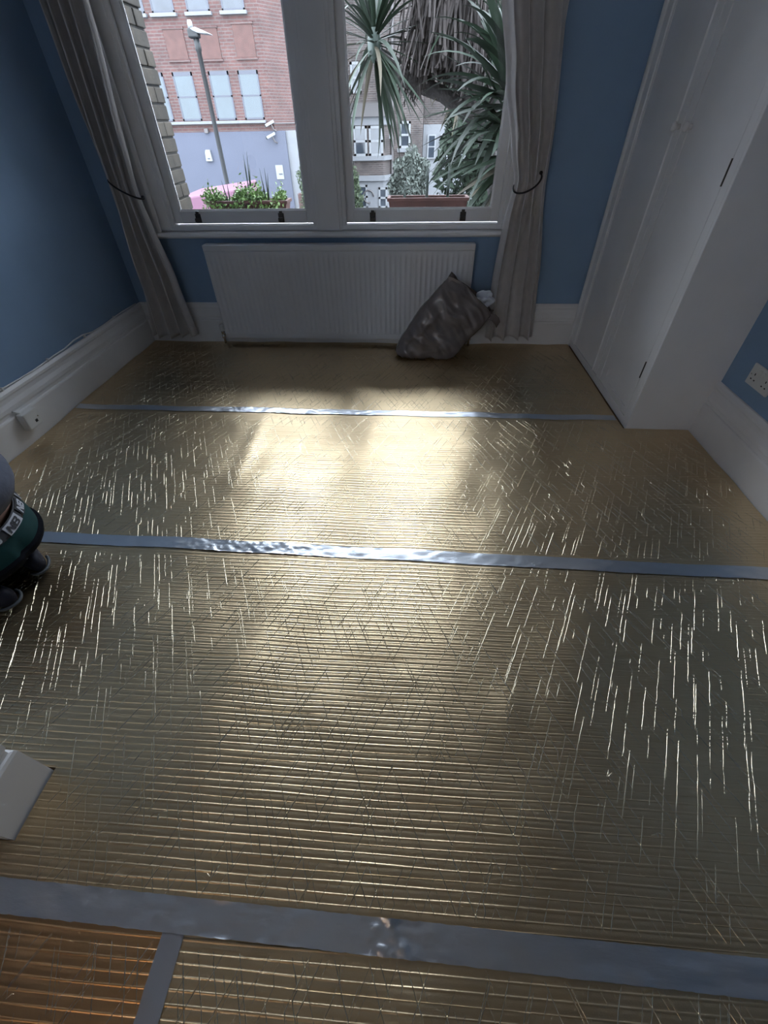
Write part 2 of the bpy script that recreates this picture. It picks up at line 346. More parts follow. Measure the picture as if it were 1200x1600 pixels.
def sheet(name, x0, x1, y0, y1, label, m='foil', seed=0):
    k0, k1 = math.floor(y0/PITCH_R), math.ceil(y1/PITCH_R)
    ys = (np.arange(k0, k1)[:, None]*PITCH_R+RIB[None]).ravel(); ys = np.clip(ys, y0, y1); ys = np.unique(ys)
    xs = np.linspace(x0, x1, int((x1-x0)/.028)+2)
    X, Y = np.meshgrid(xs, ys); Yj = Y-.0022*n4(X, np.floor(Y/PITCH_R+1e-6)*.05)*((Y > y0+.01) & (Y < y1-.01))
    Z = .010+zlow(X, Yj)+ribh(np.mod(Y, PITCH_R), Y); X2 = clampx(X, Y)
    V = np.stack([X2, Yj, Z], -1).reshape(-1, 3); nx = len(xs); idx = np.arange(V.shape[0]).reshape(X.shape)
    F = np.stack([idx[:-1, :-1], idx[:-1, 1:], idx[1:, 1:], idx[1:, :-1]], -1).reshape(-1, 4)
    ok = (np.abs(V[F[:, 0], 0]-V[F[:, 1], 0]) > 1e-5) | (np.abs(V[F[:, 3], 0]-V[F[:, 2], 0]) > 1e-5); F = F[ok]
    base = thing(name, ((x0+x1)/2, (y0+y1)/2, .01), label, 'underlay', 'foil underlay strips')
    me = np_mesh('foil_film', V, F); link('foil_film', me, m, base, True)
    crease(base, x0, x1, y0, y1, seed)
    return base
CROSS = [(-.0014, -.0005), (-.0008, .0005), (0, .00088), (.0008, .0005), (.0014, -.0005)]
def crease(base, x0, x1, y0, y1, seed):
    rg = np.random.default_rng(seed); VV = []; FF = []; nv = 0
    def emit(P, wscale):
        nonlocal nv
        P = np.array(P)
        if len(P) < 2: return
        T_ = np.gradient(P, axis=0); T_ /= np.linalg.norm(T_, axis=1)[:, None]+1e-9; N_ = np.stack([T_[:, 1], -T_[:, 0]], -1)
        taper = np.ones(len(P)); taper[0] = taper[-1] = .25
        rows = []
        for a, h in CROSS:
            q = P+N_*(a*wscale*taper)[:, None]; z = zsheet(P[:, 0], P[:, 1])+h*wscale*taper
            rows.append(np.concatenate([q, z[:, None]], 1))
        V = np.stack(rows, 1); VV.append(V.reshape(-1, 3)); n = len(P)
        for i in range(n-1):
            for j in range(4):
                a = nv+i*5+j; FF.append((a, a+1, a+6, a+5))
        nv += n*5
    def inside(x, y):
        if not (x0+.02 < x < x1-.02 and y0+.028 < y < y1-.028): return False
        if y > YC and x > XC-.05: return False
        if y < NY0+.06 and x < NX+.06: return False
        return True
    for sg in (-1, 1):
        ang = math.radians(25)*sg; d = np.array([math.sin(ang), math.cos(ang)])
        sp = .021; span = (y1-y0)*abs(math.tan(ang)); k = int((x1-x0+span)/sp)
        for i in range(-1, k+1):
            xs = x0+i*sp-(span if sg > 0 else 0)+rg.uniform(-.006, .006); p = np.array([xs, y0])
            on = rg.random() < .6; left = rg.uniform(.02, .2); P = []; ws = rg.uniform(.4, .95)
            while p[1] < y1:
                if left <= 0:
                    if on: emit(P, ws)
                    P = []; on = not on if rg.random() < .8 else on; left = rg.uniform(.04, .26) if on else rg.uniform(.02, .17); ws = rg.uniform(.40, .95)
                    if rg.random() < .35: p = p+np.array([rg.uniform(-.012, .012), 0])
                if on and inside(*p): P.append(p+rg.normal(0, .0005, 2))
                elif P: emit(P, ws); P = []
                st = .0172; dd = d
                if on and rg.random() < .03: dd = np.array([-d[0]*rg.uniform(.3, 1.2), d[1]])     # kinks along the other thread
                p = p+dd*st; left -= st
            if on and P: emit(P, ws)
    for i in range(int((x1-x0)*(y1-y0)*5)):       # little pinched crumples
        c = np.array([rg.uniform(x0+.06, x1-.06), rg.uniform(y0+.06, y1-.06)])
        if not inside(*c): continue
        for j in range(rg.integers(2, 5)):
            a = rg.uniform(0, 6.28); L = rg.uniform(.008, .024); q = [c+np.array([math.cos(a), math.sin(a)])*L*t+rg.normal(0, .001, 2) for t in (.1, .5, 1)]
            emit(q, rg.uniform(.7, 1.3))
    if VV: link('scrim_crease', np_mesh('scrim_crease', np.concatenate(VV), FF), 'foil_ridge', base, True, kind='stuff')
Y1, Y2, Y3 = -1.046, -2.080, -3.084
sheet('foil_underlay', XL+.03, XC, Y1, -.03, 'gold foil underlay strip nearest the window, under the radiator', seed=1)
sheet('foil_underlay', XL+.03, XR-.03, Y2, Y1-.002, 'gold foil underlay strip in the middle, between the two far tapes', seed=2)
sheet('foil_underlay', XL+.03, XR-.03, Y3, Y2-.002, 'gold foil underlay strip reaching from the middle tape to the nearest tape', seed=3)
sheet('foil_underlay', -.44, XR-.03, -4.1, Y3-.002, 'gold foil piece in the bottom foreground, right of the short tape', seed=4)
sheet('foil_underlay', XL+.2, -.444, -4.1, Y3-.002, 'copper brown foil piece in the lower left corner, left of the short tape', 'foil_copper', seed=5)
def tape(p0, p1, width, label, m='tape', seed=0, dz=.0015, crumple=()):
    p0 = np.array(p0); p1 = np.array(p1); L = np.linalg.norm(p1-p0); t = (p1-p0)/L; n = np.array([-t[1], t[0]])
    ns = int(L/.008); nw = 10; g1, g2 = ngrid(50+seed, (.03, .02)), ngrid(70+seed, (.011, .014)); V = []
    for i in range(ns+1):
        for j in range(nw+1):
            s = L*i/ns; u = (j/nw-.5)*width+.0012*g2(s, 3.0)*(abs(j-nw/2) > nw/2-.5)
            c = p0+t*s+n*u; z = .0120+zlow(c[0], c[1])+dz+.0011*g1(s, u*1.)
            for (cs, cr, ch) in crumple: z += ch*abs(g2(s*.8+u*.5, u*1.))*math.exp(-((s-cs)/cr)**2)
            V.append((c[0], c[1], z))
    idx = np.arange(len(V)).reshape(ns+1, nw+1); F = np.stack([idx[:-1, :-1], idx[1:, :-1], idx[1:, 1:], idx[:-1, 1:]], -1).reshape(-1, 4)
    return link('foil_tape', np_mesh('foil_tape', V, F), m, None, True, label=label, cat='tape', group='silver joint tapes')
tape((-1.945, -1.030), (1.098, -1.048), .052, 'silver foil tape strip across the floor nearest the radiator', seed=1, crumple=((1.3, .5, .003),))
tape((-1.93, -2.045), (1.43, -2.104), .056, 'silver foil tape strip across the middle of the floor, right of the kneeling person', seed=2, crumple=((1.35, .35, .004),))
tape((-1.2, -3.07), (1.43, -3.105), .055, 'silver foil tape strip across the bottom foreground', seed=3, crumple=((1.2, .06, .010), (.85, .15, .004)))
tape((-.445, -3.095), (-.437, -4.0), .045, 'short silver tape running toward the camera at the lower left', 'tape_matt', seed=4, dz=.0008)
# ------------------------------------------------------------------ radiator
R = thing('radiator', (-.5, -.06, .06), 'white ribbed panel radiator under the windows', 'radiator')
rx0, rx1, rz0, rz1, ry = -1.362, .358, .062, .642, -.088
nf = 52; V = []; zs = [rz0, rz0+.035, rz0+.055, rz1-.075, rz1-.055, rz1-.02]; nx = nf*8
for zi, z in enumerate(zs):
    for i in range(nx+1):
        x = rx0+(rx1-rx0)*i/nx; ph = (i % 8)/8
        d = .007*(.5-.5*math.cos(2*math.pi*ph))**.7 if zi in (2, 3) else 0
        V.append((x, ry+d*1.0, z))
idx = np.arange(len(V)).reshape(len(zs), nx+1); F = np.stack([idx[:-1, :-1], idx[:-1, 1:], idx[1:, 1:], idx[1:, :-1]], -1).reshape(-1, 4)
o = link('front_panel', np_mesh('front_panel', V, F), 'radiator_white', R, True); sm = o.modifiers.new('s', 'SOLIDIFY'); sm.thickness = .002; sm.offset = -1
bx('back_panel', 'radiator_white', R, rx0+.01, rx1-.01, -.034, -.030, rz0, rz1-.02)
bx('top_grille', 'radiator_white', R, rx0-.006, rx1+.006, -.094, -.026, rz1-.035, rz1, bevel=.005)
for x in (rx0-.005, rx1+.001): bx('side_panel', 'radiator_white', R, x, x+.004, -.09, -.028, rz0+.02, rz1-.03, bevel=.001)
bx('bottom_rail', 'radiator_white', R, rx0, rx1, -.0895, -.086, rz0, rz0+.032, bevel=.001)
for k, x in enumerate((rx0-.035, rx1+.035)):
    s = 1 if k == 0 else -1
    v = MB(); v.tube([(x, -.06, .010), (x, -.06, .075)], .0075, 10); v.build('pipe', 'chrome', R, smooth=True)
    v = MB(); v.lathe([(.010, 0), (.014, .002), (.014, .016), (.011, .018), (.011, .04), (.013, .042), (.013, .05), (.001, .052)], (x, -.06, .05), (0, 0, 1), 12)
    v.tube([(x, -.06, .083), (x+s*.04, -.06, .083)], .011, 8); vb = v.build('valve_body', 'chrome', R, smooth=True)
    MB().lathe([(.014, 0), (.016, .004), (.016, .035), (.012, .042), (.001, .043)], (x, -.06, .10), (0, 0, 1), 14).build('valve_cap', 'plastic_white', vb, smooth=True)
# ------------------------------------------------------------------ curtains
def interp(tab, z):
    for (z0, a), (z1, b) in zip(tab, tab[1:]):
        if z <= z1: t = max(0, min(1, (z-z0)/(z1-z0))); return a+(b-a)*(t*t*(3-2*t)*.5+t*.5)
    return tab[-1][1]
def curtain(label, L, Rr, folds, ztie, xt0, xt1, zb, y0, cordlabel, seed):
    root = thing('curtain', ((L[0][1]+Rr[0][1])/2, y0, zb), label, 'curtain', 'window curtains')
    rg = random.Random(seed); nz, nu = 90, 110; V = []; ph = [rg.uniform(-.5, .5) for _ in range(folds+1)]
    g = ngrid(seed, (.35, .5)); g2 = ngrid(seed+9, (.05, .25))
    for i in range(nz+1):
        z = zb+(2.80-zb)*(i/nz)**1.1; l, r = interp(L, z), interp(Rr, z); tie = math.exp(-((z-ztie)/.13)**2)
        for j in range(nu+1):
            u = j/nu; uu = u+.018*math.sin(7*u+2*z)+.02*g(u*2, z)
            a = .046*(1-.45*tie)
            c = math.sin(2*math.pi*folds*uu+ph[int(u*folds) if u < 1 else folds]*.0+seed)
            y = y0-a*(abs(c)**.8*(1 if c > 0 else -1))-.012*g(z, u*1.5)-.004*g2(u, z)*(1+2*tie)
            x = l+(r-l)*u+.010*math.cos(2*math.pi*folds*uu+seed)*(1 if .03 < u < .97 else 0)
            bot = .006*math.sin(5*u+seed) if i == 0 else 0
            V.append((x, min(y, -.031), z+bot))
    idx = np.arange(len(V)).reshape(nz+1, nu+1); F = np.stack([idx[:-1, :-1], idx[:-1, 1:], idx[1:, 1:], idx[1:, :-1]], -1).reshape(-1, 4)
    o = link('curtain_cloth', np_mesh('curtain_cloth', V, F), 'curtain', root, True); s = o.modifiers.new('s', 'SOLIDIFY'); s.thickness = .003
    hem = [];
    cx, hw = (xt0+xt1)/2, (xt1-xt0)/2+.012; pts = []
    for k in range(41):
        a = math.pi*(k/40*1.25-.12)
        pts.append((cx+hw*math.cos(a), y0-.052*max(math.sin(a), -.2)-.004, ztie-(.035 if cx > 0 else .006)*math.sin(a)+(.028 if cx > 0 else -.045)*math.cos(a)))
    c = MB().tube(pts, .0048, 8).build('tieback', 'black_cord', root, smooth=True); tag(c, cordlabel)
    e = pts[0] if cx > 0 else pts[0]
    MB().lathe([(.001, 0), (.008, .002), (.010, .010), (.007, .016), (.001, .018)], Vector(e)+Vector((0, -.004, -.008)), (0, 0, 1), 10).build('cord_knot', 'black_cord', c, smooth=True)
    return root
curtain('pale linen curtain tied back on the left, beside the blue wall', [(.06, -1.905), (.45, -1.865), (.95, -1.835), (1.3, -1.83), (1.65, -1.815), (2.8, -1.80)],
        [(.06, -1.575), (.45, -1.60), (.75, -1.635), (.93, -1.655), (1.1, -1.635), (1.65, -1.585), (2.8, -1.48)], 4, .93, -1.80, -1.65, .075, -.105, 'thin black cord tie', 3)
curtain('pale linen curtain tied back on the right, behind the grey sack', [(.06, .505), (.45, .495), (.75, .51), (.94, .535), (1.1, .49), (1.35, .42), (1.65, .345), (2.8, .20)],
        [(.06, .835), (.45, .79), (.94, .715), (1.1, .712), (1.65, .655), (2.8, .62)], 4, .94, .545, .665, .075, -.105, 'thin black cord tie', 5)
P = thing('curtain_pole', (-.5, -.09, 2.8), 'white curtain pole above both windows', 'curtain pole')
MB().tube([(-1.90, -.105, 2.83), (.95, -.105, 2.83)], .014, 12).build('pole', 'white_gloss', P, smooth=True)
for x in (-1.86, .91): MB().box(x-.012, x+.012, -.105, 0, 2.815, 2.835).build('bracket', 'white_gloss', P)
# ------------------------------------------------------------------ fitted cupboard
C = thing('fitted_cupboard', (XC, -.6, 0), 'tall white built in cupboard with two doors on the right', 'cupboard')
ZT = 2.98
m = MB(); m.box(XC, XR, YC, YC+.018, .006, ZT); m.build('side_panel', 'white_paint', C, bevel=.002)
bx('plinth', 'white_paint', C, XC, XC+.03, YC+.018, -.0, .006, .048, bevel=.003)
m = MB()
m.box(XC, XC+.03, -.135, 0, .048, ZT); m.box(XC, XC+.03, -.666, -.607, .048, ZT); m.box(XC, XC+.03, YC+.018, -1.088, .048, ZT); m.box(XC, XC+.03, -1.088, -.135, 2.62, ZT)
m.build('face_frame', 'white_paint', C, bevel=.002)
MB().prism([(0, 0), (-.012, .004), (-.012, .022), (-.006, .03), (0, .032)], (XC, -.012, .05), (XC, -.012, ZT), (1, 0, 0), (0, -1, 0)).build('edge_bead', 'white_paint', C, bevel=.001)
MB().prism([(0, 0), (-.008, .003), (-.008, .014), (0, .018)], (XC, -.108, .05), (XC, -.108, ZT), (1, 0, 0), (0, -1, 0)).build('edge_bead', 'white_paint', C, bevel=.001)
for nm, y1, y0, ky, hy in (('d', -.138, -.599, -.580, -.15), ('e', -.673, -1.085, -.690, -1.0865)):
    d = bx('door', 'white_paint', C, XC+.001, XC+.022, y0, y1, .052, 2.617, bevel=.002)
    if nm == 'd': MB().prism([(0, 0), (-.006, .003), (-.006, .010), (0, .014)], (XC+.001, -.530, .053), (XC+.001, -.530, 2.61), (1, 0, 0), (0, -1, 0)).build('moulding', 'white_paint', d)
    else: bx('lower_rail', 'white_paint', d, XC-.003, XC+.001, -1.06, -.80, .088, .092)
    MB().lathe([(.009, 0), (.008, .008), (.010, .014), (.016, .020), (.017, .027), (.012, .033), (.001, .035)], (XC+.001, ky, 1.165), (-1, 0, 0), 16).build('knob', 'white_gloss', d, smooth=True)
    for z in (.30, 1.045, 2.2) if nm == 'e' else ():
        MB().box(XC-.0035, XC+.004, hy-.0025, hy+.0025, z-.04, z+.04).build('hinge', 'brass_dark', d)
l = MB()
for k in range(5): l.box(XC-.003, XC+.001, -.742-.006*k-.002, -.742-.006*k, .105+.008*k, .160)
l.build('catch_plate', 'white_paint', C)
# ------------------------------------------------------------------ sockets and cable
K = thing('wall_socket', (XR, -1.363, .387), 'white double power socket on the right blue wall above the skirting', 'socket')
bx('faceplate', 'plastic_white', K, XR-.009, XR, -1.436, -1.290, .344, .430, bevel=.003)
for yc in (-1.325, -1.400):
    for dy, dz, a, b in ((0, .012, .004, .007), (-.011, -.010, .006, .004), (.011, -.010, .006, .004)):
        bx('pin_hole', 'hole_black', K, XR-.0096, XR-.008, yc+dy-a/1.6, yc+dy+a/1.6, .380+dz-b/1.6, .380+dz+b/1.6)
for yc in (-1.352, -1.374): bx('switch', 'plastic_white', K, XR-.013, XR-.008, yc-.006, yc+.006, .398, .418, bevel=.002)
for yc in (-1.303, -1.423): MB().lathe([(.003, 0), (.003, .001), (.001, .0012)], (XR-.009, yc, .387), (-1, 0, 0), 8).build('screw', 'chrome', K)
K = thing('phone_socket', (XL+.03, -1.355, .12), 'white surface mounted phone socket on the left skirting', 'socket')
bx('box', 'plastic_white', K, XL+.024, XL+.062, -1.402, -1.308, .078, .164, bevel=.006)
bx('jack_hole', 'hole_black', K, XL+.0615, XL+.0628, -1.350, -1.334, .098, .112)
bx('cover_screw', 'chrome', K, XL+.0615, XL+.0632, -1.325, -1.320, .118, .123)
MB().tube([(XL+.030, -1.37, .160), (XL+.028, -1.385, .172), (XL+.024, -1.40, .182)], .006, 8).build('cable_gland', 'plastic_white', K, smooth=True)
K = thing('phone_cable', (XL, -.8, .28), 'thin white cable clipped along the top of the left skirting', 'cable')
MB().tube([(XL+.008+.002*math.sin(i*1.7), -.06-i*.09, .283+.003*math.sin(i*.9)+(.012 if 6 < i < 9 else 0)) for i in range(24)], .0038, 7).build('cord', 'plastic_white', K, smooth=True)
for y in (-.35, -.68, -1.02, -1.36, -1.7): bx('clip', 'plastic_white', K, XL, XL+.014, y-.005, y+.005, .276, .292, bevel=.002)
# ------------------------------------------------------------------ grey sack
B = thing('rubbish_sack', (.05, -.26, .012), 'dark grey plastic sack of waste slumped against the radiator', 'sack')
rg = np.random.default_rng(4); gb = ngrid(31, (.09, .09)); gc = ngrid(32, (.035, .05)); rings = []
NS, NR = 60, 96
LPT = [(0, (-.085, -.015)), (.06, (-.125, .045)), (.2, (-.085, .13)), (.5, (.035, .305)), (.85, (.175, .455)), (1, (.225, .502))]
RPT = [(0, (.255, -.04)), (.06, (.285, .005)), (.3, (.35, .10)), (.6, (.44, .19)), (.85, (.495, .26)), (1, (.505, .285))]
DPT = [(0, .05), (.06, .085), (.25, .105), (.6, .092), (.85, .065), (1, .05)]
def tabi(tab, s_):
    xs = [t[0] for t in tab]
    if isinstance(tab[0][1], tuple): return tuple(float(np.interp(s_, xs, [t[1][k] for t in tab])) for k in range(2))
    return float(np.interp(s_, xs, [t[1] for t in tab]))
FOLDS = [((.02, .16), (.20, .335), .016, .010), ((-.02, .10), (.12, .235), .014, -.008), ((.16, .10), (.40, .22), .03, -.010), ((.05, .05), (.25, .10), .02, .009), ((.28, .30), (.46, .25), .035, .012), ((.20, .43), (.30, .40), .012, .008), ((-.06, .05), (.02, .17), .012, -.008), ((.14, .20), (.30, .33), .03, -.007)]
def foldh(x, z):
    h = 0
    for (ax, az), (bx_, bz), wd, amp in FOLDS:
        dx, dz = bx_-ax, bz-az; L2 = dx*dx+dz*dz; t = max(0, min(1, ((x-ax)*dx+(z-az)*dz)/L2)); d2 = math.hypot(x-ax-dx*t, z-az-dz*t)
        h += amp*max(0, 1-d2/wd)*(1-abs(2*t-1)**3)
    return h
for i in range(NS+1):
    s_ = i/NS; l, r_ = tabi(LPT, s_), tabi(RPT, s_); dv = tabi(DPT, s_); yc = -.245+.055*s_; ring = []
    for k in range(NR):
        a = 2*math.pi*k/NR; ca, sa = math.cos(a), math.sin(a); u = math.copysign(abs(ca)**.62, ca); v = math.copysign(abs(sa)**.70, sa)
        x = (l[0]+r_[0])/2+(r_[0]-l[0])/2*u; z = (l[1]+r_[1])/2+(r_[1]-l[1])/2*u
        nz = .013*float(gb(x, z*1.3))+.012*(1-2*abs(float(gc(x+z*.6, z*.5))))
        if v > 0: y = yc-dv*v-(nz*1.3+foldh(x, z))*v; z += .10*dv*v
        else: y = yc-dv*v*.8+nz
        if s_ > .9: z += .008*math.sin(4*a+1)*(s_-.9)*10; x += .006*math.sin(7*a)*(s_-.9)*10
        ring.append(Vector((x, min(y, -.112), max(z, .0155+.002*abs(float(gc(x, y)))))))
    rings.append(ring)
m = MB(); m.loft(rings, True, False); m.f.append(tuple(range(NR)))
o = m.build('sack_body', 'bag_plastic', B, smooth=True); so_ = o.modifiers.new('s', 'SOLIDIFY'); so_.thickness = .0025; so_.offset = -1
top = rings[-1]
MB().tube([p+Vector((0, -.002, .001*math.sin(9*i))) for i, p in enumerate(top+[top[0]])], .0032, 6, False).build('rolled_rim', 'bag_plastic', B, smooth=True)
def ribbon(nm, pts, wdir, wd, th=.004):
    wdir = Vector(wdir).normalized(); up = Vector((0, -1, .3)).normalized()*th; rs = []
    for p in pts: p = Vector(p); rs.append([p-wdir*wd/2, p+wdir*wd/2, p+wdir*wd/2+up, p-wdir*wd/2+up])
    MB().loft(rs).build(nm, 'bag_plastic', B, bevel=.0015)
ribbon('torn_flap', [(.205, -.225, .470), (.235, -.232, .465), (.262, -.238, .452), (.285, -.240, .445)], (-.2, .1, 1), .055)
ribbon('side_tab', [(.49, -.225, .262), (.515, -.228, .258), (.54, -.222, .235), (.555, -.212, .205)], (.5, 0, 1), .045)
def crumple(name, c, r, m, parent, seed, sc=(1, 1, 1), amp=.45, **kw):
    bm = bmesh.new(); bmesh.ops.create_icosphere(bm, subdivisions=4, radius=1); rr = random.Random(seed)
    dirs = [(Vector((rr.gauss(0, 1), rr.gauss(0, 1), rr.gauss(0, 1))).normalized(), rr.uniform(.7, 1)) for _ in range(26)]
    for v in bm.verts:
        h = 1.0
        for d, k in dirs:
            q = v.co.dot(d)
            if q > k-.25: h = min(h, (k-.1)/max(q, .1))
        f = 1+amp*(sum(abs(math.sin(3.3*v.co.dot(d)+k*9)) for d, k in dirs[:7])/7-.62)*1.5+amp*.25*(h-1)
        v.co = Vector((v.co.x*f*r*sc[0], v.co.y*f*r*sc[1], v.co.z*f*r*sc[2]))+Vector(c)
    me = bpy.data.meshes.new(name); bm.to_mesh(me); bm.free(); return link(name, me, m, parent, False, **kw)
crumple('crumpled_paper', (.445, -.175, .350), .052, 'paper_white', None, 3, (1.15, .8, .95), .9, label='crumpled white paper poking out of the grey sack', cat='paper')
# ------------------------------------------------------------------ kneeling person
def skin_mesh(name, nodes, edges, m, parent, root=0, sub=2, smooth=True, **kw):
    me = bpy.data.meshes.new(name); me.from_pydata([n[0] for n in nodes], edges, [])
    o = bpy.data.objects.new(name, me); COL.objects.link(o)
    if parent is not None: setpar(o, parent)
    sk = o.modifiers.new('skin', 'SKIN'); sk.use_smooth_shade = True
    for i, n in enumerate(nodes):
        r = n[1] if isinstance(n[1], tuple) else (n[1], n[1]); me.skin_vertices[0].data[i].radius = r; me.skin_vertices[0].data[i].use_root = (i == root)
    su = o.modifiers.new('sub', 'SUBSURF'); su.levels = sub; su.render_levels = sub
    me.materials.append(MATS[m]); tag(o, **kw); return o
YM = -2.25
H = thing('person', (-1.55, YM, .01), 'person kneeling at the left edge in grey top, green boxers and dark trousers', 'person')
pel, wai, che, nek, hed = (-1.475, YM, .205), (-1.51, YM, .335), (-1.63, YM, .57), (-1.73, YM-.01, .74), (-1.79, YM-.01, .86)
nd = [(pel, .170), ((-1.462, YM, .325), .182), ((-1.45, YM, .42), .16), (che, .14), (nek, .06), ((-1.755, YM-.01, .80), .058), (hed, (.085, .075)), ((-1.81, YM-.01, .93), (.07, .062))]
ed = [(0, 1), (1, 2), (2, 3), (3, 4), (4, 5), (5, 6), (6, 7)]
for s in (1, -1):
    b0 = len(nd); y = YM+s*.10
    nd += [((-1.53, YM+s*.12, .17), .085), ((-1.87, YM+s*.15, .095), .058), ((-1.62, YM+s*.13, .072), .050), ((-1.45, YM+s*.11, .062), .036), ((-1.40, YM+s*.10, .055), .028)]
    ed += [(0, b0), (b0, b0+1), (b0+1, b0+2), (b0+2, b0+3), (b0+3, b0+4)]
    b1 = len(nd)
    nd += [((-1.68, YM+s*.19, .60), .052), ((-1.80, YM+s*.24, .40), .040), ((-1.87, YM+s*.20, .20), .030), ((-1.885, YM+s*.19, .125), .033)]
    ed += [(3, b1), (b1, b1+1), (b1+1, b1+2), (b1+2, b1+3)]
    for f in range(4):
        q = len(nd); fy = YM+s*(.16+.02*f)
        nd += [((-1.89, fy, .085), .010), ((-1.905, fy+s*.003, .055), .0085), ((-1.90, fy+s*.004, .030-.0015*abs(f-1.5)), .007)]
        ed += [(b1+3, q), (q, q+1), (q+1, q+2)]
    q = len(nd); nd += [((-1.865, YM+s*.155, .105), .011), ((-1.858, YM+s*.135, .07), .009), ((-1.865, YM+s*.125, .045), .008)]; ed += [(b1+3, q), (q, q+1), (q+1, q+2)]
body = skin_mesh('body', nd, ed, 'skin', H)
# face and hair (turned away, beyond the frame)
fc = Vector((-1.80, YM-.01, .885))
MB().loft([[fc+Vector((-.075-.022*t, 0, -.01-.03*t))+Vector((0, math.cos(a)*.012*(1-.3*t), math.sin(a)*.012)) for a in [k*math.pi/4 for k in range(8)]] for t in (0, .5, 1)]).build('nose', 'skin', H, smooth=True)
for s in (1, -1):
    MB().lathe([(.001, -.004), (.013, -.002), (.014, .003), (.001, .006)], fc+Vector((-.079, s*.030, .022)), (-1, 0, 0), 12).build('eye', 'band_white', H, smooth=True)
    MB().lathe([(.001, -.01), (.026, -.006), (.030, .004), (.020, .008), (.001, .006)], fc+Vector((.005, s*.078, .0)), (0, s, 0), 14).build('ear', 'skin', H, smooth=True)
MB().box(fc.x-.084, fc.x-.070, fc.y-.022, fc.y+.022, fc.z-.066, fc.z-.056).build('mouth', 'skin', H, bevel=.004)
skin_mesh('hair', [((-1.79, YM-.01, .935), (.088, .082)), ((-1.745, YM-.01, .90), (.075, .078)), ((-1.735, YM-.01, .84), (.05, .062))], [(0, 1), (1, 2)], 'hair', H)
# clothes
def ering(c, rx, ry, tilt, n=40, wob=0.0):
    return [Vector((c[0]+rx*(1+wob*math.sin(5*a+c[2]*30))*math.cos(a), c[1]+ry*(1+wob*math.sin(4*a+c[2]*40))*math.sin(a), c[2]-tilt*math.cos(a))) for a in [2*math.pi*k/n for k in range(n)]]
m = MB()
m.loft([ering((-1.440, YM, .368), .150, .190, .055), ering((-1.440, YM, .362), .164, .204, .055), ering((-1.420, YM, .395), .168, .206, .05, 40, .012), ering((-1.412, YM, .435), .166, .204, .05, 40, .02), ering((-1.440, YM, .480), .158, .198, .06, 40, .02),
        ering((-1.51, YM, .53), .150, .192, .08), ering((-1.60, YM, .59), .135, .195, .09), ering((-1.67, YM, .665), .095, .15, .08), ering((-1.71, YM, .72), .062, .07, .04)])
for s in (1, -1):
    m.tube([(-1.64, YM+s*.13, .62), (-1.68, YM+s*.20, .585), (-1.74, YM+s*.235, .50), (-1.80, YM+s*.245, .41), (-1.835, YM+s*.225, .32), (-1.86, YM+s*.21, .25)], [.07, .07, .06, .056, .05, .043], 16)
m.build('sweatshirt', 'shirt_grey', H, smooth=True)
# boxers: lofted rings round the hips, tilted; the waistband rides on top
def hip(t, a, off=0.0):       # t 0 = top edge, 1 = seat; a = angle round, 0 = back
    ctr = Vector((-1.478, YM, .300)).lerp(Vector((-1.462, YM, .075)), t)
    rx = .155+.018*math.sin(math.pi*min(t*1.05, 1))+off; ry_ = .190+.016*math.sin(math.pi*min(t*1.05, 1))+off
    if t > .72: k = 1-((t-.72)/.28)**2*.45; rx *= k; ry_ *= k
    tilt = .045*math.cos(a)*(1-t)
    cleft = .012*math.exp(-(a/.16)**2)*min(1, max(0, (t-.2)*3))
    return ctr+Vector(((rx-cleft)*math.cos(a), ry_*math.sin(a), -tilt*1.2))
NA = 64
def hiprings(t0, t1, n, off=0): return [[hip(t0+(t1-t0)*i/n, 2*math.pi*k/NA, off) for k in range(NA)] for i in range(n+1)]
MB().loft(hiprings(.12, .78, 14), True, False).build('boxer_shorts', 'boxer_green', H, smooth=True)
m = MB(); m.loft(hiprings(0, .20, 5, .004), True, False); band = m.build('waistband', 'band_black', H, smooth=True)
so = band.modifiers.new('s', 'SOLIDIFY'); so.thickness = .003
tag(band, 'black elastic waistband with NB lettering patches')
GL = {'N': [[(0, 0), (.22, 0), (.22, 1), (0, 1)], [(.22, 1), (.22, .62), (.62, 0), (.62, .38)], [(.62, 0), (.84, 0), (.84, 1), (.62, 1)]],
      'B': [[(0, 0), (.24, 0), (.24, 1), (0, 1)], [(.24, 0), (.70, 0), (.84, .12), (.84, .22), (.24, .22)], [(.24, .40), (.74, .40), (.74, .60), (.24, .60)], [(.24, .78), (.84, .78), (.84, .88), (.70, 1), (.24, 1)],
            [(.60, .2), (.84, .2), (.84, .42), (.74, .5), (.60, .42)], [(.60, .58), (.74, .5), (.84, .58), (.84, .8), (.60, .8)]]}
def on_band(poly, off):
    return [hip(.20-.20*v, u, off) for u, v in poly]
def patch(u0, u1, mfill, mink):
    n = 8; vs = []; fs = []
    for i in range(n+1):
        u = u0+(u1-u0)*i/n; vs += [hip(.19, u, .0080), hip(.01, u, .0080)]
    for i in range(n): fs.append((2*i, 2*i+2, 2*i+3, 2*i+1))
    pt = MB().add(vs, fs).build('logo_patch', mfill, band, smooth=True)
    m = MB(); W = (u1-u0)*.84; c = (u0+u1)/2
    for gi, g in enumerate('NB'):
        for poly in GL[g]:
            q = []
            for (a, b) in poly:
                U = (gi*.46+a*.52+.10*(b-.5)+.02); q.append((c-W/2+W*U, .16+.66*b))
            P3 = on_band(q, .0095); m.add(P3, [tuple(range(len(P3)))])
    m.build('logo_letters', mink, band)
for i in range(14):
    u0 = -math.pi+i*2*math.pi/14
    if i % 2: patch(u0+.03, u0+2*math.pi/14-.03, 'band_white', 'band_black')
    else: patch(u0+.06, u0+2*math.pi/14-.06, 'band_black', 'band_white')
tr = [((-1.49, YM, .12), (.12, .17))]; te = []
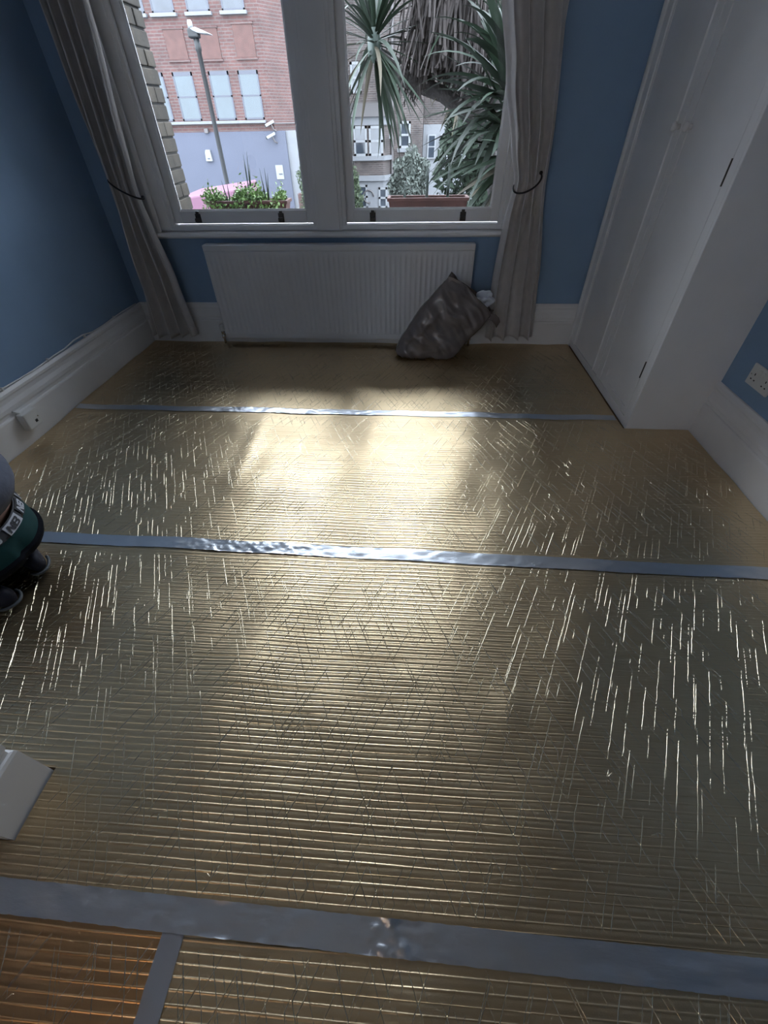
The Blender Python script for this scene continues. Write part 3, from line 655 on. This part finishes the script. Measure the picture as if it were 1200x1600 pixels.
for s in (1, -1):
    q = len(tr); tr += [((-1.56, YM+s*.125, .155), .098), ((-1.86, YM+s*.155, .105), .072), ((-1.62, YM+s*.135, .085), .062), ((-1.47, YM+s*.115, .078), .052)]
    te += [(0, q), (q, q+1), (q+1, q+2), (q+2, q+3)]
skin_mesh('trousers', tr, te, 'trouser_navy', H)
MB().loft(hiprings(.60, .62, 1, .002)+hiprings(.64, .68, 2, .012)+hiprings(.72, 1.0, 8, .010)).build('trouser_seat', 'trouser_navy', H, smooth=True)
for s, tx, ty in ((1, -1.308, -2.230), (-1, -1.312, -2.372)):
    rings = []; c0 = Vector((-1.50, YM+s*.115, .055)); c1 = Vector((tx, ty, .045))
    for i in range(13):
        t = i/12; c = c0.lerp(c1, t); wd = .044*math.sin(math.pi*(.28+.62*t))**.6*(1 if t < .97 else .7); hh = (.048-.012*t)*(1 if t < .97 else .6)
        rings.append([c+Vector((0, math.cos(a)*wd, max(math.sin(a)*hh, -c.z+.014))) for a in [2*math.pi*k/20 for k in range(20)]])
    sh = MB().loft(rings).build('shoe', 'shoe_navy', H, smooth=True)
    d = (c1-c0).normalized(); pts = []
    for i in range(21):
        a = -1.5+3.0*i/20; pts.append(c1+d*(-.035+.046*math.cos(a))+Vector((0, .041*math.sin(a), -.016)))
    MB().tube(pts, .0055, 8).build('sole_rim', 'shoe_sole', sh, smooth=True)
    MB().tube([c1+Vector((-.05, -.012, .034)), c1+Vector((-.02, .01, .034))], .0022, 6).build('stripe', 'band_white', sh)
H.location.z += .008
# ------------------------------------------------------------------ room behind: an unseen warm lamp added as fill light
PL = thing('fill_lamp', (-1.5, -5.0, 2.4), 'warm fill lamp added in the room behind, unseen', 'lamp')
MB().lathe([(.05, .25), (.06, .24), (.20, .02), (.20, 0), (.19, 0), (.05, .22)], (-1.5, -5.0, 2.32), (0, 0, 1), 24).build('fill_lamp_shade', 'lamp_white', PL, smooth=True)
MB().tube([(-1.5, -5.0, 2.56), (-1.5, -5.0, 3.0)], .004, 6).build('flex', 'plastic_white', PL)
ld = bpy.data.lights.new('fill_light', 'POINT'); ld.energy = .7; ld.color = (1, .62, .30); ld.shadow_soft_size = .06
lo = bpy.data.objects.new('fill_light', ld); COL.objects.link(lo); lo.location = (-1.5, -5.0, 2.34)
# ------------------------------------------------------------------ outdoors
GZ = -3.2
bx('ground', 'asphalt', None, -60, 60, .4, 90, GZ-.2, GZ, kind='structure', label='asphalt street below the windows')
bx('pavement', 'paving', None, -40, 40, 12.6, 15.99, GZ, GZ+.12, kind='structure', label='pavement in front of the brick building')
# --- red brick building
YB_ = 16.0; A = at(415, 100, YB_); xe = A.x
BR = thing('brick_building', (-8.5, YB_, GZ), 'tall red brick building with a grey painted ground floor across the street', 'building')
zb_ = at(350, 206, YB_).z
m = MB(); m.add([(-15, 16, zb_), (xe, 16, zb_), (xe+.75, 17.1, zb_), (xe+.75, 22.6, zb_), (-15, 22.6, zb_), (-15, 16, 6.4), (xe, 16, 6.4), (xe+.75, 17.1, 6.4), (xe+.75, 22.6, 6.4), (-15, 22.6, 6.4)],
      [(0, 1, 6, 5), (1, 2, 7, 6), (2, 3, 8, 7), (3, 4, 9, 8), (4, 0, 5, 9), (5, 6, 7, 8, 9), (4, 3, 2, 1, 0)]); m.build('wall', 'brick_red', BR)
xg = at(450, 240, YB_).x
m = MB(); m.box(-15, xg, 15.97, 22.5, GZ, zb_); m.build('painted_wall', 'wall_grey_paint', BR)
m = MB(); m.box(xg, xe+.70, 16.05, 22.5, GZ, zb_); m.build('side_wall', 'masonry_white', BR)
zs_ = at(340, 191, YB_).z
bx('sill_course', 'masonry_white', BR, -15, at(416, 188, YB_).x, 15.86, 16.0, zs_-.045, zs_+.03, bevel=.01)
bx('band_course', 'brick_red', BR, at(416, 188, YB_).x, xe, 15.95, 16.0, zs_-.10, zs_-.02)
def bwin(cx0, cx1, zb, zt, pane='pane_blue', lintel=True, rail=True):
    W = MB(); fw = .045
    W.box(cx0, cx0+fw, 15.985, 16.03, zb, zt); W.box(cx1-fw, cx1, 15.985, 16.03, zb, zt); W.box(cx0, cx1, 15.985, 16.03, zt-.09, zt); W.box(cx0, cx1, 15.985, 16.03, zb, zb+.05)
    if rail: W.box(cx0, cx1, 15.985, 16.03, (zb+zt)/2-.02, (zb+zt)/2+.02)
    f = W.build('window', 'frame_grey', BR)
    zm = (zb+zt)/2
    bx('pane', pane, f, cx0+fw, cx1-fw, 15.993, 15.998, zb+.05, zm-.02); bx('pane', pane, f, cx0+fw, cx1-fw, 15.993, 15.998, zm+.02, zt-.09)
zlt, zlb = at(340, 111, YB_).z, at(340, 188, YB_).z
for p0, p1 in ((222, 245), (268, 292), (325, 348), (371, 397)):
    x0, x1 = at(p0, 113, YB_).x, at(p1, 113, YB_).x; x1 = x0+.66; bwin(x0, x1, zlb, zlt)
zub = at(300, 24, YB_).z
for p0 in (190, 237, 292, 347):
    x0 = at(p0, 15, YB_).x; bwin(x0, x0+.70, zub+.06, zub+1.35, 'pane_dark'); bx('window_sill', 'masonry_white', BR, x0-.06, x0+.76, 15.88, 16.02, zub-.02, zub+.06, bevel=.01)
for p0, pa, pb in ((252, 44, 96), (305, 42, 95), (360, 36, 92)):
    a = at(p0, pa, YB_); x0 = a.x; zt = a.z; zb = at(p0+20, pb, YB_).z
    bx('brick_panel', 'panel_red', BR, x0+.03, x0+.66, 15.972, 16.0, zb+.03, zt-.03, bevel=.01); m = MB(); m.box(x0, x0+.69, 15.955, 16.0, zt-.03, zt+.02); m.build('panel_ledge', 'brick_red', BR); bx('panel_ledge', 'brick_red', BR, x0, x0+.69, 15.955, 16.0, zb-.02, zb+.03)
MB().tube([(at(417, 185, YB_).x, 15.93, zs_-.06), (xe+.1, 15.95, zs_-.06), (xe+.75, 17.02, zs_-.06)], .02, 6).build('cable_run', 'pipe_dark', BR)
c = at(470, 250, 17.0)
bx('brick_pier', 'brick_red', None, at(466, 310, 15).x, at(480, 310, 15).x+.4, 15, 15.3, GZ+.0, at(470, 303, 15).z, label='low red brick pier beside the white side wall', cat='pier')
# alarm box, notice, cctv cameras, small lamp
c = at(327, 243, YB_); AL = thing('alarm_box', (c.x, 15.97, c.z-.16), 'white alarm box on the grey painted wall', 'alarm box')
m = MB(); m.prism([(-.12, -.16), (.12, -.16), (.10, .16), (-.06, .16), (-.10, .08)], (c.x, 15.97, c.z), (c.x, 15.89, c.z), (1, 0, 0), (0, 0, 1)); m.build('case', 'lamp_white', AL, bevel=.015)
bx('badge', 'frame_grey', AL, c.x-.04, c.x+.05, 15.882, 15.89, c.z-.10, c.z-.06)
c = at(438, 269, YB_); NT = thing('notice_board', (c.x, 15.96, c.z-.2), 'white notice sheet on the grey wall below the cameras', 'notice')
bx('sheet', 'lamp_white', NT, c.x-.14, c.x+.13, 15.945, 15.97, c.z-.20, c.z+.20, bevel=.005); bx('print', 'frame_grey', NT, c.x-.04, c.x+.09, 15.938, 15.946, c.z-.07, c.z-.03)
bx('slip', 'lamp_white', NT, c.x-.01, c.x+.05, 15.945, 15.97, c.z-.36, c.z-.29)
def cctv(px, py, Y, label, flip=1):
    c = at(px, py, Y); r = thing('security_camera', (c.x, Y, c.z), label, 'camera', 'security cameras')
    d = Vector((-.82*flip, -.45, -.34)).normalized(); m = MB()
    m.tube([c-d*.16, c+d*.16], .055, 4); h = m.build('housing', 'lamp_white', r, bevel=.008)
    MB().tube([c+d*.16, c+d*.175], .045, 12).build('lens', 'hole_black', r)
    MB().tube([c-d*.05+Vector((0, 0, -.03)), c+Vector((.10*flip, .06, -.16)), c+Vector((.16*flip, .14, -.19))], .022, 8).build('bracket', 'pipe_dark', r)
cctv(421, 193, 15.84, 'upper white security camera on the building corner'); cctv(423, 212, 15.82, 'lower white security camera under its twin at the grey wall top'); cctv(461, 210, 16.4, 'security camera on the chamfered side wall by the window post', -1)
c = at(323, 204, 15.93); FL = thing('flood_lamp', (c.x, 15.93, c.z), 'small dark floodlight above the grey painted wall', 'lamp')
bx('case', 'pipe_dark', FL, c.x-.07, c.x+.06, 15.86, 15.95, c.z-.07, c.z+.05, bevel=.01); MB().tube([(c.x, 15.94, c.z), (c.x, 15.99, c.z+.06)], .015, 6).build('bracket', 'pipe_dark', FL)
# --- street lamp
tp_ = at(306, 58, 12); ST = thing('street_lamp', (tp_.x, 12, GZ), 'dark street lamp post with a white lantern in front of the brick building', 'street lamp')
MB().tube([(tp_.x, 12, GZ), (tp_.x, 12, GZ+1.2), (tp_.x, 12, GZ+1.25), (tp_.x, 12, tp_.z-.25), (tp_.x, 12, tp_.z-.22), (tp_.x, 12, tp_.z)], [.085, .085, .062, .055, .075, .07], 14).build('pole', 'lamp_metal', ST, smooth=True)
MB().box(tp_.x-.16, tp_.x+.10, 11.9, 12.1, tp_.z-.02, tp_.z+.14).build('lantern_body', 'lamp_metal', ST, bevel=.03)
m = MB(); m.prism([(-.06, .10), (.06, .125), (.34, .03), (.40, .0), (.12, .02), (.0, .06)], (tp_.x, 11.86, tp_.z+.03), (tp_.x, 12.14, tp_.z+.03), (1, 0, 0), (0, 0, 1)); m.build('lantern_cover', 'lamp_white', ST, bevel=.02)
MB().lathe([(.06, 0), (.06, .12), (.04, .16), (.001, .165)], (tp_.x-.08, 12, tp_.z+.12), (0, 0, 1), 12).build('photocell', 'lamp_white', ST, smooth=True)
# --- pink canopy
c = at(318, 300, 9.0); PK = thing('pink_canopy', (c.x, 9, GZ), 'pink canvas canopy in the street behind the left planter', 'canopy')
a0, a1 = at(284, 308, 9), at(352, 292, 9); zt0 = at(288, 308, 9).z; zt1 = at(345, 293, 9).z
m = MB(); m.add([(a0.x, 8.6, zt0), (a1.x+.4, 8.6, zt1), (a1.x+.4, 10.2, zt1+.05), (a0.x, 10.2, zt0+.05), (a0.x, 8.6, zt0-1.1), (a1.x+.4, 8.6, zt1-1.2), (a1.x+.4, 10.2, zt1-1.2), (a0.x, 10.2, zt0-1.1)],
      [(0, 1, 2, 3), (0, 4, 5, 1), (1, 5, 6, 2), (2, 6, 7, 3), (3, 7, 4, 0)]); m.build('canvas', 'pink_canvas', PK, bevel=.03)
for x in (a0.x+.08, a1.x+.32):
    for y in (8.68, 10.1): MB().tube([(x, y, GZ), (x, y, min(zt0, zt1)-.06)], .03, 8).build('leg', 'lamp_white', PK)
# --- terrace house with bay
YH = 24.0
def hz(py, px=600): return at(px, py, YH).z
def hx(px, py=230): return at(px, py, YH).x
HS = thing('terrace_house', (hx(610), YH, GZ), 'yellow brick terrace house with a white bay window seen through the right window', 'house')
bx('wall', 'brick_yellow', HS, hx(520), hx(660), YH, YH+8, GZ, 7.5)
bay0, bay1 = hx(552), hx(603)
def bayring(z, o=0): return [(bay0-.25-o, YH, z), (bay0+.1-o*.6, YH-.7-o, z), (bay1-.1+o*.6, YH-.7-o, z), (bay1+.25+o, YH, z)]
for nm, z0, z1, o, mt in (('bay_ground_wall', GZ, hz(278), 0, 'masonry_white'), ('bay_cornice', hz(280), hz(272), .12, 'masonry_white'), ('bay_brick_band', hz(272), hz(249), 0, 'brick_yellow'), ('bay_sill', hz(249), hz(242), .12, 'masonry_white'),
                     ('bay_wall', hz(242), hz(195), 0, 'brick_yellow'), ('bay_lintel', hz(195), hz(182), .06, 'masonry_white')):
    m = MB(); m.loft([[Vector(p) for p in bayring(z0, o)], [Vector(p) for p in bayring(z1, o)]]); m.build(nm, mt, HS)
m = MB(); m.loft([[Vector(p) for p in bayring(hz(182), .18)], [Vector((bay0, YH, hz(160))), Vector((bay0+.3, YH-.1, hz(160))), Vector((bay1-.3, YH-.1, hz(160))), Vector((bay1, YH, hz(160)))]]); m.build('bay_roof', 'roof_dark', HS)
def hwin(x0, x1, z0, z1, y, mull=0):
    m = MB(); fw = .09; m.box(x0, x0+fw, y-.04, y+.02, z0, z1); m.box(x1-fw, x1, y-.04, y+.02, z0, z1); m.box(x0, x1, y-.04, y+.02, z1-fw, z1); m.box(x0, x1, y-.04, y+.02, z0, z0+fw); m.box(x0, x1, y-.04, y+.02, (z0+z1)/2-.04, (z0+z1)/2+.04)
    f = m.build('window', 'lamp_white', HS); bx('pane', 'pane_dark', f, x0+fw, x1-fw, y-.012, y-.004, z0+fw, (z0+z1)/2-.04); bx('pane', 'pane_dark', f, x0+fw, x1-fw, y-.012, y-.004, (z0+z1)/2+.04, z1-fw)
yb = YH-.71
hwin(hx(556), hx(576), hz(242), hz(196), yb); hwin(hx(579), hx(600), hz(242), hz(196), yb)
hwin(hx(592), hx(606), hz(322), hz(290), yb-.0); hwin(hx(556), hx(574), hz(322), hz(286), yb)
hwin(hx(624), hx(641), hz(232), hz(190), YH-.01); bx('window_sill', 'masonry_white', HS, hx(621), hx(644), YH-.15, YH, hz(238), hz(232))
hwin(hx(553), hx(568), hz(145), hz(95), YH-.01); hwin(hx(600), hx(616), hz(145), hz(95), YH-.01)
MB().tube([(hx(613), YH-.08, GZ), (hx(613), YH-.08, 7)], .07, 8).build('drain_pipe', 'pipe_dark', HS)
bx('alarm_box', 'lamp_white', HS, hx(605, 211), hx(611, 211), YH-.15, YH, hz(217), hz(205), bevel=.02)
rc = Vector((hx(578, 305), yb-.04, hz(304))); MB().tube([rc+Vector((.26*math.cos(k*math.pi/10), 0, .26*math.sin(k*math.pi/10))) for k in range(17)], .03, 6).build('ring_ornament', 'pipe_dark', HS, smooth=True)
W2 = thing('white_house', (hx(690), YH+1, GZ), 'white painted house half hidden behind the palm leaves', 'house')
bx('wall', 'masonry_white', W2, hx(660)+.02, hx(860), YH+.5, YH+8, GZ, hz(196)); bx('upper_wall', 'brick_yellow', W2, hx(660)+.02, hx(860), YH+.7, YH+8, hz(196), 7.5)
for p0 in (668, 688, 712, 740):
    f = bx('window', 'lamp_white', W2, hx(p0), hx(p0+13), YH+.40, YH+.5, hz(250), hz(212)); bx('pane', 'pane_dark', f, hx(p0+2), hx(p0+11), YH+.385, YH+.4, hz(248), hz(232)); bx('pane', 'pane_dark', f, hx(p0+2), hx(p0+11), YH+.385, YH+.4, hz(230), hz(214))
# --- leafy shrubs
def bush(c, rx, rz, n, mt, label, seed, size=.10):
    rg = np.random.default_rng(seed); root = thing('shrub', (c[0], c[1], GZ), label, 'shrub', 'front garden shrubs')
    d = rg.normal(size=(n, 3)); d /= np.linalg.norm(d, axis=1)[:, None]; r = rg.uniform(.45, 1.0, n)**.5
    lump = 1+.25*np.sin(d[:, 0]*5+seed)*np.cos(d[:, 2]*6)
    P_ = np.array(c)+d*(r*lump)[:, None]*np.array([rx, rx*.8, rz]); u = rg.normal(size=(n, 3)); u /= np.linalg.norm(u, axis=1)[:, None]; v = np.cross(u, rg.normal(size=(n, 3))); v /= np.linalg.norm(v, axis=1)[:, None]
    s = size*rg.uniform(.6, 1.3, n)[:, None]; V = np.stack([P_-u*s, P_+v*s*.4, P_+u*s, P_-v*s*.4], 1).reshape(-1, 3); F = np.arange(4*n).reshape(-1, 4)
    link('foliage', np_mesh('foliage', V, F), mt, root, kind='stuff')
    m = MB()
    for k in range(4):
        a = k*1.6+seed; m.tube([(c[0]+.1*math.cos(a), c[1]+.1*math.sin(a), GZ), (c[0]+.2*math.cos(a), c[1]+.2*math.sin(a), c[2]-rz*.3), (c[0]+.5*rx*math.cos(a), c[1]+.5*rx*math.sin(a), c[2]+rz*.4)], [.05, .04, .015], 6)
    m.build('stem', 'bark', root, smooth=True)
c = at(640, 284, 17); bush((c.x, 17, c.z-.1), .72, 1.0, 3600, 'bush_grey', 'grey green olive shrub in front of the terrace house', 1)
c = at(552, 300, 20); bush((c.x-.25, 20, c.z-.3), .6, 1.5, 2200, 'bush_green', 'green shrub at the left foot of the bay window', 2)
c = at(478, 285, 15.2); bush((c.x+.16, 14.6, c.z-.2), .30, .8, 1000, 'bush_green', 'thin climbing shrub by the white side wall', 3, .06)
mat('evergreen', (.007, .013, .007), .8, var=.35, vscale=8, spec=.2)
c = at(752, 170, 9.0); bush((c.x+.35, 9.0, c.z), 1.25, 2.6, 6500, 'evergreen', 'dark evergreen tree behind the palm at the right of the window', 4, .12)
# --- planters on the outer sill
def trough(x0, x1, y0, y1, z0, z1, label):
    r = thing('planter', ((x0+x1)/2, (y0+y1)/2, z0), label, 'planter', 'terracotta troughs on the sill'); t = .012; b = .015
    m = MB(); o0 = [(x0+b, y0+b, z0), (x1-b, y0+b, z0), (x1-b, y1-b, z0), (x0+b, y1-b, z0)]; o1 = [(x0, y0, z1), (x1, y0, z1), (x1, y1, z1), (x0, y1, z1)]
    i1 = [(x0+t, y0+t, z1), (x1-t, y0+t, z1), (x1-t, y1-t, z1), (x0+t, y1-t, z1)]; i0 = [(x0+t+b, y0+t+b, z0+.02), (x1-t-b, y0+t+b, z0+.02), (x1-t-b, y1-t-b, z0+.02), (x0+t+b, y1-t-b, z0+.02)]
    m.loft([[Vector(p) for p in q] for q in (o0, o1, i1, i0)]); m.build('trough', 'terracotta', r, bevel=.003)
    m = MB(); m.box(x0-.006, x1+.006, y0-.006, y0+.006, z1-.018, z1); m.box(x0-.006, x1+.006, y1-.006, y1+.006, z1-.018, z1); m.box(x0-.006, x0+.006, y0, y1, z1-.018, z1); m.box(x1-.006, x1+.006, y0, y1, z1-.018, z1); m.build('rim', 'terracotta', r, bevel=.003)
    bx('soil', 'soil', r, x0+t+.004, x1-t-.004, y0+t+.004, y1-t-.004, z1-.035, z1-.022); return r
PZ = .757
pl = at(331, 325, .28); pr = at(452, 325, .28)
trough(pl.x, pr.x, .225, .355, PZ-.004, PZ+.075, 'terracotta trough planter with green plants outside the left window')
ql = at(607, 318, .28); qr = at(730, 316, .28)
trough(ql.x, qr.x, .225, .355, PZ-.004, PZ+.082, 'reddish trough planter with a few spikes outside the right window')
def spikes(px, py, Y, n, h, spread, label, seed):
    b = at(px, py, Y); rr = random.Random(seed); r = thing('spiky_plant', (b.x, Y, PZ+.055), label, 'plant', 'spiky plants in the troughs')
    for k in range(n):
        a = rr.uniform(0, 6.28); lean = rr.uniform(.2, 1)*spread; hh = h*rr.uniform(.75, 1.05); pts = []; 
        for i in range(7):
            t = i/6; pts.append((b.x+rr.uniform(-.001, .001)+math.cos(a)*(.008+lean*hh*t), Y+math.sin(a)*(.006+lean*hh*t*.5), PZ+.05+hh*t))
        MB().tube(pts, [.0055*(1-.85*(i/6)**1.5) for i in range(7)], 6).build('leaf', 'leaf_spike', r, smooth=True)
spikes(390, 308, .29, 5, .26, .16, 'tall dark spiky plant in the middle of the left trough', 1); spikes(417, 308, .29, 3, .21, .16, 'shorter spiky plant at the right of the left trough', 2); spikes(357, 308, .29, 2, .13, .2, 'small spike at the left of the left trough', 5)
spikes(631, 303, .29, 2, .11, .08, 'short spike at the left end of the reddish trough', 3); spikes(668, 303, .29, 3, .22, .06, 'tall spike in the middle of the reddish trough', 4); spikes(700, 303, .29, 4, .19, .06, 'green spike pair near the right end of the reddish trough', 6)
rg = np.random.default_rng(8); n = 4600
gx = rg.uniform(pl.x-.03, pr.x-.02, n); prof = .055+.03*np.sin(gx*21)+.02*np.sin(gx*47+1); gy = rg.normal(.285, .045, n); gz = PZ+.055+np.abs(rg.normal(0, 1, n))*prof*.55-np.where(gy < .23, .05, 0)*rg.random(n)
Pn = np.stack([gx, gy, gz], 1); u = rg.normal(size=(n, 3)); u /= np.linalg.norm(u, axis=1)[:, None]; v = np.cross(u, rg.normal(size=(n, 3))); v /= np.linalg.norm(v, axis=1)[:, None]; s = .011*rg.uniform(.5, 1.3, n)[:, None]
V = np.stack([Pn-u*s, Pn+v*s*.55, Pn+u*s, Pn-v*s*.55], 1).reshape(-1, 3)
link('bedding_plants', np_mesh('bedding_plants', V, np.arange(4*n).reshape(-1, 4)), 'leaf_bright', None, label='bright green bedding foliage spilling from the left trough', cat='plants', kind='stuff')
# --- cabbage palm
PT = thing('cabbage_palm', (.95, 2.4, GZ), 'cabbage palm with long sword leaves and a shaggy dead skirt outside the right window', 'palm tree')
hA = at(585, 68, 2.5); hB = at(806, 165, 1.75); hC = at(812, 245, 1.6); hD = at(770, 20, 2.7)
br = [[(.95, 2.4, GZ), (.98, 2.35, -1), (.9, 2.3, .4), (.62, 2.45, 1.15), (.3, 2.55, 1.55), (.22, 2.6, 2.1), (.2, 2.6, 2.5)],
      [(.62, 2.45, 1.15), (.2, 2.5, 1.38), (-.2, 2.52, 1.50), (hA.x, 2.5, hA.z-.06)], [(.9, 2.3, .4), (1.02, 2.0, .85), tuple(hB-Vector((-.05, 0, .05)))], [(.9, 2.3, .4), (1.0, 1.9, .6), tuple(hC-Vector((-.05, 0, .05)))], [(.62, 2.45, 1.15), (.85, 2.6, 1.6), tuple(hD)]]
m = MB()
for i, b in enumerate(br): m.tube(b, [.12, .11, .10, .085, .075, .07, .06] if i == 0 else [.06]*(len(b)-1)+[.05], 10)
m.build('trunk', 'bark', PT, smooth=True)
def leafmesh(name, length, width, e0, droop):
    nseg = 9; p = Vector((0, 0, 0)); ang = e0; V = []; F = []
    for i in range(nseg+1):
        t = i/nseg; wv = width*min(1, .45+2.2*t)*(1-t**2.6)+.001
        d = Vector((math.cos(ang), 0, math.sin(ang))); nn = Vector((-math.sin(ang), 0, math.cos(ang)))
        V += [p+Vector((0, wv, 0))+nn*wv*.35, p, p+Vector((0, -wv, 0))+nn*wv*.35]
        p = p+d*(length/nseg); ang -= droop/nseg*(.5+1.0*t)
    for i in range(nseg):
        a = i*3; F += [(a, a+1, a+4, a+3), (a+1, a+2, a+5, a+4)]
    me = bpy.data.meshes.new(name); me.from_pydata([tuple(v) for v in V], [], F); me.polygons.foreach_set('use_smooth', [True]*len(F)); return me
LV = {}
for k in range(12):
    e0 = math.radians(-70+k*14); LV[k] = [leafmesh('leaf', 1, .021, e0, d) for d in ((.25, .7, 1.2) if k > 4 else (.15, .5, .9))]
def rosette(c, n, L, seed, emin, emax, azc=None, azs=math.pi, dry=.1, wmul=1.0, label=None):
    rr = random.Random(seed); core = MB().lathe([(.02, -.12), (.06, -.08), (.065, .02), (.03, .12), (.001, .18)], c, (0, 0, 1), 12).build('leaf_rosette', 'leaf_spike', PT, smooth=True)
    for i in range(n):
        e = emin+(emax-emin)*((i+.5)/n)**.9; k = max(0, min(11, round((e+70)/14))); me = rr.choice(LV[k])
        mt = 'leaf_dry' if (e < -10 and rr.random() < dry*3) else 'leaf_palm'
        key = (me.name, mt)
        if key not in LM:
            q = me.copy(); q.materials.append(MATS[mt]); LM[key] = q
        o = bpy.data.objects.new('leaf', LM[key]); COL.objects.link(o); o.parent = core
        o.location = Vector(c)+Vector((0, 0, .06*(e/90))); az = (azc if azc is not None else 0)+rr.uniform(-azs, azs)
        o.rotation_euler = (rr.uniform(-.25, .25), 0, az); s = L*rr.uniform(.75, 1.12); o.scale = (s, wmul, s)
LM = {}
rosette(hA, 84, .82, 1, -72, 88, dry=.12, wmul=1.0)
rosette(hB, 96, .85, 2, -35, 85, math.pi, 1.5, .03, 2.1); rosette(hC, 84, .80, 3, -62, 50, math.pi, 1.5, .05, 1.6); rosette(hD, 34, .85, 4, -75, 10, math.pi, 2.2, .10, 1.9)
rg = np.random.default_rng(5); VV = []; FF = []
for i in range(1500):
    a = rg.uniform(0, 6.28); r = rg.uniform(.05, .34)*(1 if rg.random() < .8 else 1.25); zt = rg.uniform(1.55, 2.5); x = .22+r*math.cos(a); y = 2.58+r*math.sin(a)*.8; L = rg.uniform(.35, .8); wd = rg.uniform(.004, .012); dx, dy = rg.normal(0, .09, 2); ph = rg.uniform(0, 3)
    n0 = len(VV)
    for k in range(5):
        t = k/4; zz = max(zt-L*t, 1.42+.12*math.sin(9*x)); cx = x+dx*t+.02*math.sin(ph+3*t); cy = y+dy*t; VV += [(cx-wd*math.cos(ph), cy-wd*math.sin(ph), zz), (cx+wd*math.cos(ph), cy+wd*math.sin(ph), zz)]
    FF += [(n0+2*k, n0+2*k+1, n0+2*k+3, n0+2*k+2) for k in range(4)]
link('dead_leaf_skirt', np_mesh('dead_leaf_skirt', VV, FF), 'dead_skirt', PT, kind='stuff')
